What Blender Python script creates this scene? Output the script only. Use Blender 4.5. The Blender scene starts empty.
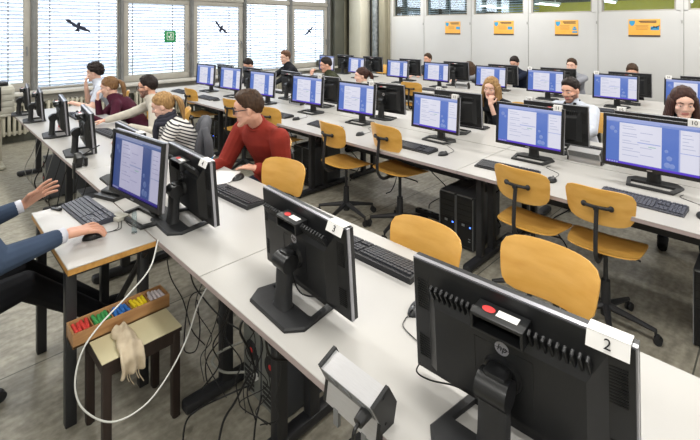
import bpy, bmesh, math, random
import numpy as np
from mathutils import Vector, Matrix, Euler, noise
PI = math.pi
R = math.radians
random.seed(7)
sc = bpy.context.scene
col = sc.collection

# ------------------------------------------------------------------ camera, world, lights, exposure
cam_d = bpy.data.cameras.new('camera'); cam = bpy.data.objects.new('camera', cam_d); col.objects.link(cam)
cam_d.sensor_width = 36.0; cam_d.sensor_fit = 'HORIZONTAL'
cam_d.lens = 437 / 700 * 36; cam_d.shift_y = -192 / 700; cam_d.clip_start = 0.02
cam.location = (0, 0, 1.80); cam.rotation_euler = (R(90), 0, R(45))
sc.camera = cam
sc.view_settings.view_transform = 'Standard'; sc.view_settings.look = 'None'
sc.view_settings.gamma = 1; sc.view_settings.use_curve_mapping = False
sc.view_settings.exposure = 0.30

w = bpy.data.worlds.new('world'); sc.world = w; w.use_nodes = True
bg = w.node_tree.nodes['Background']; bg.inputs[0].default_value = (0.86, 0.92, 1.0, 1); bg.inputs[1].default_value = 5.0

def area(name, loc, rot, sx, sy, power, color=(1, 1, 1)):
    d = bpy.data.lights.new(name, 'AREA'); d.shape = 'RECTANGLE'; d.size = sx; d.size_y = sy
    d.energy = power; d.color = color
    o = bpy.data.objects.new(name, d); col.objects.link(o); o.location = loc; o.rotation_euler = rot
    return o
CEIL = 3.25
# the diffusers of the ceiling luminaires: rows of them along the tables
LUM = [(x, y) for y in (-1.1, 1.3, 3.7, 6.1, 8.0) for x in (2.2, -0.8, -3.8, -6.8)]
for x, y in LUM:
    area('ceiling_light', (x, y, CEIL - 0.125), (0, 0, 0), 1.45, 0.30, 34, (1.0, 0.975, 0.93))

# ------------------------------------------------------------------ materials
def mat(name, c, rough=0.6, metal=0.0, c2=None, scale=8.0, emit=0, trans=0, spec=0.5, bump=0, stretch=None, detail=4, coat=0):
    m = bpy.data.materials.new(name); m.use_nodes = True
    nt = m.node_tree; b = nt.nodes['Principled BSDF']
    b.inputs['Roughness'].default_value = rough; b.inputs['Metallic'].default_value = metal
    b.inputs['Specular IOR Level'].default_value = spec
    if coat: b.inputs['Coat Weight'].default_value = coat; b.inputs['Coat Roughness'].default_value = 0.15
    if c2 is None: c2 = tuple(x * 0.9 for x in c)
    tc = nt.nodes.new('ShaderNodeTexCoord'); mp = nt.nodes.new('ShaderNodeMapping')
    nt.links.new(tc.outputs['Object'], mp.inputs['Vector'])
    if stretch: mp.inputs['Scale'].default_value = stretch
    n = nt.nodes.new('ShaderNodeTexNoise'); n.inputs['Scale'].default_value = scale; n.inputs['Detail'].default_value = detail
    nt.links.new(mp.outputs[0], n.inputs['Vector'])
    rp = nt.nodes.new('ShaderNodeValToRGB')
    rp.color_ramp.elements[0].position = 0.3; rp.color_ramp.elements[1].position = 0.7
    rp.color_ramp.elements[0].color = (*c2, 1); rp.color_ramp.elements[1].color = (*c, 1)
    nt.links.new(n.outputs['Fac'], rp.inputs[0]); nt.links.new(rp.outputs[0], b.inputs['Base Color'])
    if emit:
        b.inputs['Emission Color'].default_value = (*c, 1); b.inputs['Emission Strength'].default_value = emit
    if bump:
        bp = nt.nodes.new('ShaderNodeBump'); bp.inputs['Strength'].default_value = bump
        nt.links.new(n.outputs['Fac'], bp.inputs['Height']); nt.links.new(bp.outputs[0], b.inputs['Normal'])
    return m
def h2(s):
    v = [int(s[i:i + 2], 16) / 255 for i in (0, 2, 4)]
    return tuple((x / 12.92) if x <= 0.04045 else ((x + 0.055) / 1.055) ** 2.4 for x in v)

M = {}
M['laminate'] = mat('white_laminate', h2('b4b2ae'), 0.36, c2=h2('b0aeaa'), scale=2, spec=0.4)
M['desk_edge'] = mat('desk_edge_band', h2('a89a98'), 0.5)
M['wood_edge'] = mat('wood_edge', h2('c99a55'), 0.5, c2=h2('b07f3d'), scale=6, stretch=(1, 8, 8))
M['black_metal'] = mat('black_metal', h2('26272a'), 0.45)
M['black'] = mat('black_plastic', h2('17181a'), 0.38, c2=h2('141516'), scale=20)
M['black_rough'] = mat('matt_black_plastic', h2('212224'), 0.55, c2=h2('1b1c1e'), scale=30)
M['shell'] = mat('monitor_shell', h2('1b1c1e'), 0.42, c2=h2('18191b'), scale=40, spec=0.45)
M['slot'] = mat('vent_slot', h2('060606'), 0.8)
M['silver'] = mat('silver_plastic', h2('a9a9b0'), 0.3, metal=0.5)
M['grey_metal'] = mat('grey_metal', h2('7e8082'), 0.42, metal=0.3)
M['chrome'] = mat('chrome', h2('c8c8c8'), 0.15, metal=1.0)
M['alu'] = mat('brushed_aluminium', h2('c4c4c6'), 0.35, metal=0.5, scale=30, stretch=(1, 30, 30))
M['key'] = mat('keycap', h2('303136'), 0.5); M['key_l'] = mat('keycap_light', h2('4b4d57'), 0.5)
M['kb'] = mat('keyboard_body', h2('1c1d1f'), 0.5); M['kb_l'] = mat('keyboard_body_slate', h2('3a3c46'), 0.5)
M['ply'] = mat('beech_plywood', h2('e0b05e'), 0.30, c2=h2('d09c48'), scale=3.0, stretch=(1.2, 6, 7), spec=0.5, detail=6)
M['ply_edge'] = mat('plywood_edge', h2('b98a48'), 0.5, c2=h2('8f6630'), scale=3, stretch=(1, 1, 60))
M['paper'] = mat('paper', h2('ecebe9'), 0.7)
M['ink'] = mat('ink', h2('15151a'), 0.7)
M['red'] = mat('red_sticker', h2('d43a3a'), 0.5)
M['led'] = mat('blue_led', (0.05, 0.15, 1.0), 0.4, emit=4)
M['tower'] = mat('tower_panel', h2('55585c'), 0.45, metal=0.2)
M['tower_rear'] = mat('tower_rear_steel', h2('8a8d88'), 0.45, metal=0.4)
M['fan'] = mat('fan_grille', h2('2b2c2e'), 0.6)
M['cable'] = mat('cable_black', h2('141415'), 0.5); M['cable_w'] = mat('cable_white', h2('cfd0cb'), 0.5)
M['cable_g'] = mat('cable_grey', h2('8e8f88'), 0.5)
# screen contents
def smat(n, c, k=.62):
    m = mat(n, (.012, .012, .014), 0.5, spec=.2); b = m.node_tree.nodes['Principled BSDF']
    b.inputs['Emission Color'].default_value = (*h2(c), 1); b.inputs['Emission Strength'].default_value = k; return m
M['s_blue'] = smat('screen_blue', '6484d8'); M['s_blue2'] = smat('screen_blue_light', '8da3e4'); M['s_white'] = smat('screen_white', 'ebebfb', .68)
M['s_bar'] = smat('screen_bar', 'b4c0f4'); M['s_text'] = smat('screen_text', 'c0c6e4'); M['s_green'] = smat('screen_green_text', 'a4d0c4'); M['s_task'] = smat('screen_taskbar', '6848dc')
# skin, hair, cloth
def skin(n, c):
    m = mat(n, h2(c), 0.5, c2=tuple(x * 0.93 for x in h2(c)), scale=20)
    b = m.node_tree.nodes['Principled BSDF']; b.inputs['Subsurface Weight'].default_value = 0.08
    b.inputs['Subsurface Radius'].default_value = (0.02, 0.008, 0.004)
    return m
M['skin'] = skin('skin', 'd9a58c'); M['skin_p'] = skin('skin_pale', 'e0b5a0'); M['skin_r'] = skin('skin_ruddy', 'cf9a80')
M['lips'] = skin('lips', 'b9756a'); M['stubble'] = skin('stubble', '7d5c4e')
M['eye_w'] = mat('eye_white', h2('e0dcd8'), 0.3); M['iris'] = mat('iris', h2('2a1c14'), 0.3)
def hairm(n, a, b): return mat(n, h2(a), 0.5, c2=h2(b), scale=25, stretch=(4, 4, 0.6), bump=0.6, spec=0.2)
M['h_dark'] = hairm('hair_dark', '2d2320', '17110f'); M['h_brown'] = hairm('hair_brown', '4e3a2a', '31231a')
M['h_blonde'] = hairm('hair_blonde', 'b08c5c', '7d5f3c'); M['h_lbrown'] = hairm('hair_light_brown', '8c6a48', '5e442d')
M['h_auburn'] = hairm('hair_auburn', '4a3028', '2a1a16'); M['h_red'] = hairm('hair_reddish', '6e4c38', '4a3224')
def cloth(n, c, bump=0.15): return mat(n, h2(c), 0.85, c2=tuple(x * 0.82 for x in h2(c)), scale=12, bump=bump, spec=0.2)
for k, c in dict(c_red='8e3228', c_maroon='4c1e30', c_white='ccd2de', c_beige='cbc5b8', c_jacket='1e2024', c_olive='3a3d2a',
                 c_black='17181b', c_grey='7b7c80', c_navy='1c2334', c_suit='3f4d63', c_jeans='2b3446', c_trouser='1a1b1f',
                 c_shoe='121213', c_dgrey='3a3b40', c_offwhite='d6d4cf', c_shirt='d8dae4', c_scarf='3a3a44', c_lgrey='9a9ca4').items():
    M[k] = cloth(k.replace('c_', 'cloth_'), c)
def striped():
    m = cloth('cloth_striped', 'dcdad4'); nt = m.node_tree; b = nt.nodes['Principled BSDF']
    tc = nt.nodes.new('ShaderNodeTexCoord'); sp = nt.nodes.new('ShaderNodeSeparateXYZ'); nt.links.new(tc.outputs['Object'], sp.inputs[0])
    a = nt.nodes.new('ShaderNodeMath'); a.operation = 'MULTIPLY_ADD'; nt.links.new(sp.outputs['Y'], a.inputs[0]); a.inputs[1].default_value = -0.45
    nt.links.new(sp.outputs['Z'], a.inputs[2])
    s = nt.nodes.new('ShaderNodeMath'); s.operation = 'MULTIPLY'; s.inputs[1].default_value = 2 * PI / 0.03; nt.links.new(a.outputs[0], s.inputs[0])
    si = nt.nodes.new('ShaderNodeMath'); si.operation = 'SINE'; nt.links.new(s.outputs[0], si.inputs[0])
    g = nt.nodes.new('ShaderNodeMath'); g.operation = 'GREATER_THAN'; g.inputs[1].default_value = 0.25; nt.links.new(si.outputs[0], g.inputs[0])
    mx = nt.nodes.new('ShaderNodeMix'); mx.data_type = 'RGBA'; nt.links.new(g.outputs[0], mx.inputs[0])
    mx.inputs[6].default_value = (*h2('d8d6d0'), 1); mx.inputs[7].default_value = (*h2('2b2a32'), 1)
    nt.links.new(mx.outputs[2], b.inputs['Base Color']); return m
M['c_stripe'] = striped()
# setting materials
M['wall'] = mat('wall_panel_paint', h2('c4c4c2'), 0.55, c2=h2('bfbfbd'), scale=1.5)
M['wall_seam'] = mat('wall_panel_seam', h2('8f908c'), 0.6)
M['tan'] = mat('tan_paint', h2('8f8a76'), 0.7, c2=h2('86816e'), scale=2)
M['cream'] = mat('cream_paint', h2('c9c6b6'), 0.6, c2=h2('c2bfae'), scale=2)
M['dark_wall'] = mat('dark_grey_green_paint', h2('55564c'), 0.6, c2=h2('4c4d44'), scale=2)
M['frame'] = mat('window_frame_grey', h2('a6a299'), 0.5, c2=h2('9d9990'), scale=5)
M['mullion'] = mat('mullion_grey', h2('7c7d7b'), 0.5, c2=h2('707170'), scale=14)
M['sill'] = mat('sill_white', h2('c6c3bb'), 0.5)
M['ceiling'] = mat('ceiling_white', h2('dddcd6'), 0.8)
M['radiator'] = mat('radiator_cream', h2('bdb9a8'), 0.5)
M['beige'] = mat('beige_plastic', h2('c6c4b8'), 0.5)
M['bird'] = mat('bird_sticker', h2('1b2238'), 0.6)
M['green'] = mat('sign_green', h2('12874a'), 0.5); M['white'] = mat('sign_white', h2('eef0ee'), 0.5)
M['poster'] = mat('poster_yellow', h2('e8a53a'), 0.45, c2=h2('e8b45a'), scale=3)
M['poster_b'] = mat('poster_blue', h2('2a86b8'), 0.45, c2=h2('3aa0cc')); M['poster_d'] = mat('poster_dark', h2('4a4038'), 0.5)
M['poster_l'] = mat('poster_line', h2('a0703a'), 0.5)
M['galv'] = mat('galvanised_pipe', h2('9aa0a2'), 0.4, metal=0.5, c2=h2('6d7274'), scale=14, detail=8)
M['slat'] = None
def slat_mat():
    m = mat('blind_slat', h2('e4e8ee'), 0.5); nt = m.node_tree; b = nt.nodes['Principled BSDF']
    t = nt.nodes.new('ShaderNodeBsdfTranslucent'); t.inputs[0].default_value = (0.85, 0.88, 0.95, 1)
    mx = nt.nodes.new('ShaderNodeMixShader'); mx.inputs[0].default_value = 0.35
    nt.links.new(b.outputs[0], mx.inputs[1]); nt.links.new(t.outputs[0], mx.inputs[2])
    nt.links.new(mx.outputs[0], nt.nodes['Material Output'].inputs[0]); return m
M['slat'] = slat_mat()
def glass_mat(name, tint, refl=0.06):
    m = bpy.data.materials.new(name); m.use_nodes = True; nt = m.node_tree; nt.nodes.remove(nt.nodes['Principled BSDF'])
    t = nt.nodes.new('ShaderNodeBsdfTransparent'); t.inputs[0].default_value = (*tint, 1)
    g = nt.nodes.new('ShaderNodeBsdfGlossy'); g.inputs['Roughness'].default_value = 0.02
    mx = nt.nodes.new('ShaderNodeMixShader'); mx.inputs[0].default_value = refl
    nt.links.new(t.outputs[0], mx.inputs[1]); nt.links.new(g.outputs[0], mx.inputs[2])
    nt.links.new(mx.outputs[0], nt.nodes['Material Output'].inputs[0]); return m
M['glass'] = glass_mat('window_glass', (0.97, 0.98, 1.0)); M['glass_c'] = glass_mat('clerestory_glass', (0.8, 0.88, 0.9), 0.12)
def floor_mat():
    m = mat('linoleum_floor', h2('b3ae9f'), 0.45, c2=h2('8c887b'), scale=5, stretch=(5, 1.4, 1), detail=10, spec=0.4)
    nt = m.node_tree; b = nt.nodes['Principled BSDF']; src = b.inputs['Base Color'].links[0].from_socket
    tc = nt.nodes.new('ShaderNodeTexCoord')
    n = nt.nodes.new('ShaderNodeTexNoise'); n.inputs['Scale'].default_value = 28; n.inputs['Detail'].default_value = 6
    nt.links.new(tc.outputs['Object'], n.inputs['Vector'])
    rp = nt.nodes.new('ShaderNodeValToRGB'); rp.color_ramp.elements[0].position = 0.35; rp.color_ramp.elements[1].position = 0.65
    rp.color_ramp.elements[0].color = (0.62, 0.62, 0.60, 1); rp.color_ramp.elements[1].color = (1, 1, 1, 1)
    nt.links.new(n.outputs['Fac'], rp.inputs[0])
    mx = nt.nodes.new('ShaderNodeMix'); mx.data_type = 'RGBA'; mx.blend_type = 'MULTIPLY'; mx.inputs[0].default_value = 0.7
    nt.links.new(src, mx.inputs[6]); nt.links.new(rp.outputs[0], mx.inputs[7])
    # welded seams between the 2 m wide floor sheets
    sp = nt.nodes.new('ShaderNodeSeparateXYZ'); nt.links.new(tc.outputs['Object'], sp.inputs[0])
    md = nt.nodes.new('ShaderNodeMath'); md.operation = 'MODULO'; md.inputs[1].default_value = 1.25
    ad = nt.nodes.new('ShaderNodeMath'); ad.inputs[1].default_value = 20.35; nt.links.new(sp.outputs['X'], ad.inputs[0]); nt.links.new(ad.outputs[0], md.inputs[0])
    lt = nt.nodes.new('ShaderNodeMath'); lt.operation = 'LESS_THAN'; lt.inputs[1].default_value = 0.008; nt.links.new(md.outputs[0], lt.inputs[0])
    m2 = nt.nodes.new('ShaderNodeMix'); m2.data_type = 'RGBA'; nt.links.new(lt.outputs[0], m2.inputs[0])
    nt.links.new(mx.outputs[2], m2.inputs[6]); m2.inputs[7].default_value = (*h2('55544c'), 1)
    nt.links.new(m2.outputs[2], b.inputs['Base Color']); return m
M['floor'] = floor_mat()

# ------------------------------------------------------------------ mesh helpers
class MB:
    def __init__(s, *mats): s.bm = bmesh.new(); s.mats = list(mats) or [M['black']]; s.mi = 0
    def _t(s, vs, mtx):
        for v in vs: v.co = mtx @ v.co
    def _m(s, n0, smooth=False):
        s.bm.faces.ensure_lookup_table()
        for f in s.bm.faces[n0:]: f.material_index = s.mi; f.smooth = True
    def box(s, c, d, rot=None, bev=0, seg=2, mi=0):
        t = bmesh.new(); bmesh.ops.create_cube(t, size=1)
        for v in t.verts: v.co = Vector((v.co.x * d[0], v.co.y * d[1], v.co.z * d[2]))
        if bev: bmesh.ops.bevel(t, geom=list(t.edges), offset=min(bev, min(d) * 0.45), segments=seg, affect='EDGES', profile=0.5)
        mt = Matrix.Translation(c) @ (rot.to_matrix().to_4x4() if isinstance(rot, Euler) else (rot.to_4x4() if rot is not None else Matrix()))
        t.verts.index_update()
        vs = [mt @ v.co for v in t.verts]; fs = [tuple(v.index for v in f.verts) for f in t.faces]; t.free()
        return s.raw(vs, fs, mi)
    def raw(s, vs, fs, mi=0):
        b = [s.bm.verts.new(v) for v in vs]
        for f in fs:
            try:
                g = s.bm.faces.new([b[i] for i in f]); g.material_index = mi; g.smooth = True
            except ValueError: pass
        return s
    def tube(s, pts, r, seg=8, mi=0, caps=True):
        pts = [Vector(p) for p in pts]; n = len(pts); rs = r if isinstance(r, (list, tuple)) else [r] * n
        vs = []; prev = None
        for i, p in enumerate(pts):
            t = (pts[min(i + 1, n - 1)] - pts[max(i - 1, 0)]).normalized()
            if prev is None:
                a = t.orthogonal().normalized()
            else:
                a = (prev - t * prev.dot(t)); a = a.normalized() if a.length > 1e-6 else t.orthogonal().normalized()
            prev = a; b = t.cross(a)
            for k in range(seg):
                an = 2 * PI * k / seg; vs.append(p + (a * math.cos(an) + b * math.sin(an)) * rs[i])
        fs = []
        for i in range(n - 1):
            for k in range(seg):
                k2 = (k + 1) % seg; fs.append((i * seg + k, i * seg + k2, (i + 1) * seg + k2, (i + 1) * seg + k))
        if caps: fs.append(tuple(reversed(range(seg)))); fs.append(tuple((n - 1) * seg + k for k in range(seg)))
        return s.raw(vs, fs, mi)
    def cyl(s, p0, p1, r, r1=None, seg=20, mi=0): return s.tube([p0, p1], [r, r if r1 is None else r1], seg, mi)
    def prism(s, poly, z0, z1, mi=0, mtx=None):
        n = len(poly); vs = [Vector((x, y, z0)) for x, y in poly] + [Vector((x, y, z1)) for x, y in poly]
        if mtx: vs = [mtx @ v for v in vs]
        fs = [tuple(reversed(range(n))), tuple(range(n, 2 * n))] + [(i, (i + 1) % n, n + (i + 1) % n, n + i) for i in range(n)]
        return s.raw(vs, fs, mi)
    def ell(s, c, r, seg=16, rings=10, mi=0, mtx=None, fn=None):
        vs = []; fs = []
        for i in range(rings + 1):
            th = PI * i / rings
            for k in range(seg):
                ph = 2 * PI * k / seg; d = Vector((math.sin(th) * math.cos(ph), math.sin(th) * math.sin(ph), math.cos(th)))
                v = Vector((c[0] + d.x * r[0], c[1] + d.y * r[1], c[2] + d.z * r[2]))
                if fn: v = fn(d, v)
                vs.append(mtx @ v if mtx else v)
        for i in range(rings):
            for k in range(seg):
                k2 = (k + 1) % seg
                fs.append((i * seg + k, (i + 1) * seg + k, (i + 1) * seg + k2, i * seg + k2))
        base = len(s.bm.verts); s.raw(vs, fs, mi); return s
    def rc(s, p0, r0, p1, r1, seg=12):   # rounded, tapering limb segment
        p0 = Vector(p0); p1 = Vector(p1); d = p1 - p0; L = d.length
        if L < 1e-5: return s.ell(p0, (r0, r0, r0))
        t = d / L; pts = []; rs = []
        for k in range(0, 5): a = PI / 2 * (1 - k / 4.0); pts.append(p0 - t * r0 * math.sin(a)); rs.append(max(r0 * math.cos(a), r0 * .05))
        for k in range(0, 5): a = PI / 2 * k / 4.0; pts.append(p1 + t * r1 * math.sin(a)); rs.append(max(r1 * math.cos(a), r1 * .05))
        return s.tube(pts, rs, seg)
    def build(s, name, parent=None, ang=35, sub=0, weld=False, loc=None):
        if weld: bmesh.ops.remove_doubles(s.bm, verts=s.bm.verts, dist=1e-5)
        bmesh.ops.recalc_face_normals(s.bm, faces=s.bm.faces)
        me = bpy.data.meshes.new(name); s.bm.to_mesh(me); s.bm.free()
        for m in s.mats: me.materials.append(m)
        if ang is not None: me.set_sharp_from_angle(angle=R(ang))
        o = bpy.data.objects.new(name, me); col.objects.link(o)
        if parent is not None: o.parent = parent
        if loc is not None: o.location = loc
        return o

def tag(o, label, cat, group=None, kind=None):
    o['label'] = label; o['category'] = cat
    if group: o['group'] = group
    if kind: o['kind'] = kind
    return o
def empty(name, loc=(0, 0, 0), rz=0, s=1):
    o = bpy.data.objects.new(name, None); col.objects.link(o); o.empty_display_size = 0.05
    o.location = loc; o.rotation_euler = (0, 0, rz); o.scale = (s, s, s); return o
def struct(o): o['kind'] = 'structure'; return o
def copy_tree(o, parent=None):
    c = o.copy(); col.objects.link(c)
    if parent is not None: c.parent = parent
    for ch in list(KIDS.get(o.name, [])):
        d = copy_tree(ch, c)
        KIDS.setdefault(c.name, []).append(d)
    return c
KIDS = {}
def reg(root):
    """remember the children of a thing so that it can be copied"""
    for o in bpy.data.objects:
        if o.parent is not None:
            l = KIDS.setdefault(o.parent.name, [])
            if o not in l: l.append(o)
def text_mesh(name, txt, size, m, parent, mtx, ext=0.0006, shear=0, center=True):
    cu = bpy.data.curves.new(name, 'FONT'); cu.body = txt; cu.size = size; cu.extrude = ext; cu.shear = shear
    if center: cu.align_x = 'CENTER'; cu.align_y = 'CENTER'
    t = bpy.data.objects.new(name, cu); col.objects.link(t)
    dg = bpy.context.evaluated_depsgraph_get(); dg.update()
    me = bpy.data.meshes.new_from_object(t.evaluated_get(dg)); bpy.data.objects.remove(t)
    me.transform(mtx); me.materials.clear(); me.materials.append(m); me.name = name
    o = bpy.data.objects.new(name, me); col.objects.link(o)
    if parent is not None: o.parent = parent
    return o
def W(u, v, z=0): return Vector((-u, v, z))
def catmull(pts, n=8):
    pts = [Vector(p) for p in pts]; q = [2 * pts[0] - pts[1]] + pts + [2 * pts[-1] - pts[-2]]; out = []
    for i in range(1, len(q) - 2):
        for k in range(n):
            t = k / n; a, b, c, d = q[i - 1], q[i], q[i + 1], q[i + 2]
            out.append(0.5 * ((2 * b) + (c - a) * t + (2 * a - 5 * b + 4 * c - d) * t * t + (3 * b - a - 3 * c + d) * t ** 3))
    out.append(pts[-1]); return out
def cable(pts, r, m, label, group=None, name='cable', parent=None, n=8, seg=6):
    mb = MB(m); mb.tube(catmull(pts, n), r, seg)
    o = mb.build(name, parent, ang=None)
    if label: tag(o, label, 'cable', group)
    return o

# ------------------------------------------------------------------ room
UW = 8.6; VP = 8.8      # window wall at x=-UW, partition wall at y=VP
U0, V0 = -3.6, -2.6
def sbox(name, lo, hi, m, bev=0):
    c = [(a + b) / 2 for a, b in zip(lo, hi)]; d = [abs(b - a) for a, b in zip(lo, hi)]
    return MB(m).box(c, d, bev=bev).build(name)
struct(sbox('floor', (-UW - .3, V0 - .2, -.1), (-U0 + .2, VP + 4.2, 0), M['floor']))
struct(sbox('ceiling', (-UW - .3, V0 - .2, CEIL), (-U0 + .2, VP + 4.2, CEIL + .1), M['ceiling']))
struct(sbox('wall_near', (-UW - .2, V0 - .2, 0), (-U0 + .2, V0, CEIL), M['wall']))
struct(sbox('wall_right', (-U0, V0, 0), (-U0 + .2, VP + 4.2, CEIL), M['wall']))

# partition wall with posters: panels between seams, clerestory glass above
CB = 2.09; CT = 2.95
seams = [7.3, 6.27, 5.0, 3.72, 2.45, 1.2, -0.05, -1.3, -2.5, -3.6]
pw = MB(M['wall'], M['wall_seam'])
pw.box((-(7.3 + U0) / 2, VP + .06, CB / 2), (7.3 - U0, .12, CB))
pw.box((-(7.3 + U0) / 2, VP + .06, (CT + CEIL) / 2), (7.3 - U0, .12, CEIL - CT))
struct(pw.build('wall_back'))
for i, u in enumerate(seams):
    mb = MB(M['wall'], M['wall_seam'])
    mb.box((-u, VP + .055, (CB + CT) / 2), (.16, .11, CT - CB + .02))
    mb.box((-u, VP - .004, CEIL / 2), (.035, .008, CEIL), mi=0); mb.box((-u + .021, VP - .003, CEIL / 2), (.006, .006, CEIL), mi=1)
    mb.box((-u + .0, VP - .012, 1.9), (.012, .012, .05), mi=1)
    struct(mb.build('trim_%d' % (i + 1)))
for i, (a, b) in enumerate(zip(seams[:-1], seams[1:])):
    root = struct(empty('window_%d' % (i + 10), W((a + b) / 2, VP, CB)))
    wd = a - b - .16; h = CT - CB
    mb = MB(M['frame'])
    for (cx, cz, sx, sz) in ((0, .0125, wd, .025), (0, h - .0125, wd, .025), (-wd / 2 + .012, h / 2, .024, h - .05), (wd / 2 - .012, h / 2, .024, h - .05)):
        mb.box((cx, .05, cz), (sx, .06, sz))
    mb.build('window_frame', root)
    MB(M['glass_c']).box((0, .05, h / 2), (wd - .04, .006, h - .04)).build('glass_pane', root)
# the room beyond the clerestory
M['far_wall'] = mat('far_room_wall', h2('4a4f42'), 0.8); M['olive'] = mat('far_room_yellow_band', h2('d8cc20'), 0.7)
area('far_room_fill', (-3.0, VP + 2.4, CEIL - .15), (0, 0, 0), 5.0, 1.0, 60, (1, 1, .9))  # added unseen area lamp, brightens the far room and its yellow band
struct(sbox('wall_far', (-UW - .3, VP + 4.0, 0), (-U0 + .2, VP + 4.2, CEIL), M['far_wall']))
struct(sbox('trim_20', (-6.3, VP + 3.96, 2.0), (-U0 + .2, VP + 4.0, 2.5), M['olive']))
struct(sbox('wall_farleft', (-UW - .3, VP + .1, 0), (-UW, VP + 4.2, CEIL), M['far_wall']))

# window wall ------------------------------------------------------
posts = [-1.18, 0.10, 1.38, 2.69, 4.03, 5.27, 6.55, 7.80]
SILL = 0.80; WT = 2.36; WT2 = 3.05
ww = MB(M['dark_wall'])
ww.box((-UW - .1, (V0 + VP) / 2, SILL / 2), (.2, VP - V0, SILL))
ww.box((-UW - .1, (V0 + VP) / 2, (WT2 + CEIL) / 2), (.2, VP - V0, CEIL - WT2))
ww.box((-UW - .1, (V0 - 1.18) / 2, 1.6), (.2, abs(V0 + 1.18), 3.2))
ww.box((-UW - .1, (7.86 + VP + .1) / 2, 1.6), (.2, VP + .1 - 7.86, 3.2))
struct(ww.build('wall_left'))
for i, v in enumerate(posts):
    mb = MB(M['mullion']); mb.box((-UW - .06, v, (SILL + WT2) / 2), (.16, .075, WT2 - SILL), bev=.004)
    mb.box((-UW + .03, v, (SILL + WT2) / 2), (.03, .03, WT2 - SILL))
    struct(mb.build('trim_%d' % (30 + i)))
mb = MB(M['frame']); mb.box((-UW - .06, (posts[0] + posts[-1]) / 2, WT + .035), (.14, posts[-1] - posts[0], .07), bev=.004)
struct(mb.build('trim_40'))
mb = MB(M['sill']); mb.box((-UW + .09, (V0 + 8.3) / 2, SILL - .03), (.30, 8.3 - V0, .05), bev=.006)
mb.box((-UW + .02, (V0 + 8.3) / 2, SILL - .12), (.05, 8.3 - V0, .16))
struct(mb.build('trim_41'))
kinds = ['f', 'o', 'f', 'o', 'o', 'f', 'o']
for i in range(len(posts) - 1):
    a, b = posts[i] + .04, posts[i + 1] - .04; wd = b - a; c = (a + b) / 2; k = kinds[i]
    root = struct(empty('window_%d' % (i + 1), (-UW - .06, c, SILL)))
    H = WT - SILL
    mb = MB(M['frame']); f = .045 if k == 'f' else .115
    if k == 'f': f2, fb = .022, .03
    else: f2, fb = .095, .12
    for (cy, cz, sy, sz) in ((0, fb / 2, wd, fb), (0, H - f2 / 2, wd, f2), (-wd / 2 + f2 / 2, (H + fb - f2) / 2, f2, H - fb - f2), (wd / 2 - f2 / 2, (H + fb - f2) / 2, f2, H - fb - f2)):
        mb.box((.01, cy, cz), (.07, sy, sz), bev=.006)
    mb.build('window_frame', root)
    MB(M['glass']).box((0, 0, H / 2), (.006, wd - 2 * f2, H - fb - f2)).build('glass_pane', root)
    if k == 'o':
        mb = MB(M['grey_metal']); mb.box((.055, wd / 2 - .05, H / 2 - .1), (.02, .02, .05), bev=.003); mb.box((.075, wd / 2 - .05, H / 2 - .16), (.02, .016, .13), bev=.004)
        mb.build('window_handle', root)
    # outside venetian blind
    mb = MB(M['slat']); z = .03
    while z < H - .02:
        mb.box((-.16, 0, z), (.072, wd + .05, .0025), rot=Euler((0, R(-38), 0))); z += .062
    o = mb.build('blind_slats', root)
    mb = MB(M['grey_metal'])
    for q in (-.3, .25): mb.box((-.118, wd * q * 1.1, H / 2), (.003, .014, H))
    mb.build('blind_tape', root)
    # upper light
    root2 = struct(empty('window_%d' % (i + 20), (-UW - .06, c, WT + .07))); H2 = WT2 - WT - .07
    mb = MB(M['frame'])
    for (cy, cz, sy, sz) in ((0, .02, wd, .04), (0, H2 - .02, wd, .04), (-wd / 2 + .02, H2 / 2, .04, H2 - .08), (wd / 2 - .02, H2 / 2, .04, H2 - .08)):
        mb.box((.01, cy, cz), (.07, sy, sz))
    mb.build('window_frame', root2)
    MB(M['glass']).box((0, 0, H2 / 2), (.006, wd - .08, H2 - .08)).build('glass_pane', root2)
# pillars in the far corner
struct(sbox('trim_50', (-UW, 7.9, 0), (-UW + .14, 8.25, CEIL), M['dark_wall'], .01))
struct(sbox('trim_51', (-UW, 8.25, 0), (-UW + .05, 8.45, CEIL), M['tan'], .01))
struct(sbox('trim_52', (-8.36, 8.32, 0), (-7.93, VP, CEIL), M['cream'], .01))
struct(sbox('trim_53', (-7.93, VP - .08, 0), (-7.3, VP + .1, CEIL), M['tan'], .005))
struct(sbox('trim_54', (-7.52, VP - .22, 0), (-7.33, VP - .08, CEIL), M['tan'], .005))
p = MB(M['galv']).cyl((-7.66, VP - .2, 0), (-7.66, VP - .2, CEIL), .085, seg=24).build('downpipe')
tag(p, 'thick galvanised metal pipe running floor to ceiling beside the cream column', 'pipe')
p = MB(M['black_metal']).cyl((-7.90, VP - .12, 0), (-7.90, VP - .12, CEIL), .02, seg=10).build('conduit')
tag(p, 'thin dark conduit between the cream column and the thick pipe', 'pipe')
# trunking with sockets along the sill near the corner
root = tag(empty('cable_trunking', (-UW + .06, 7.9, .9)), 'dark trunking with sockets running along the window wall by the corner', 'trunking')
MB(M['dark_wall']).box((0, 0, 0), (.08, 1.1, .14), bev=.005).build('trunking_body', root)
for k in range(4):
    mb = MB(M['beige']); mb.box((.044, -.42 + k * .26, 0), (.012, .08, .08), bev=.003); mb.cyl((.05, -.42 + k * .26, 0), (.052, -.42 + k * .26, 0), .022, seg=14); mb.build('socket', root)
# outside ground
M['grass'] = mat('outside_ground', h2('a9b0a2'), 0.9, c2=h2('98a08c'), scale=0.6)
struct(sbox('ground', (-UW - 26, -20, -.4), (-UW - .4, 26, -.3), M['grass']))

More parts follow.
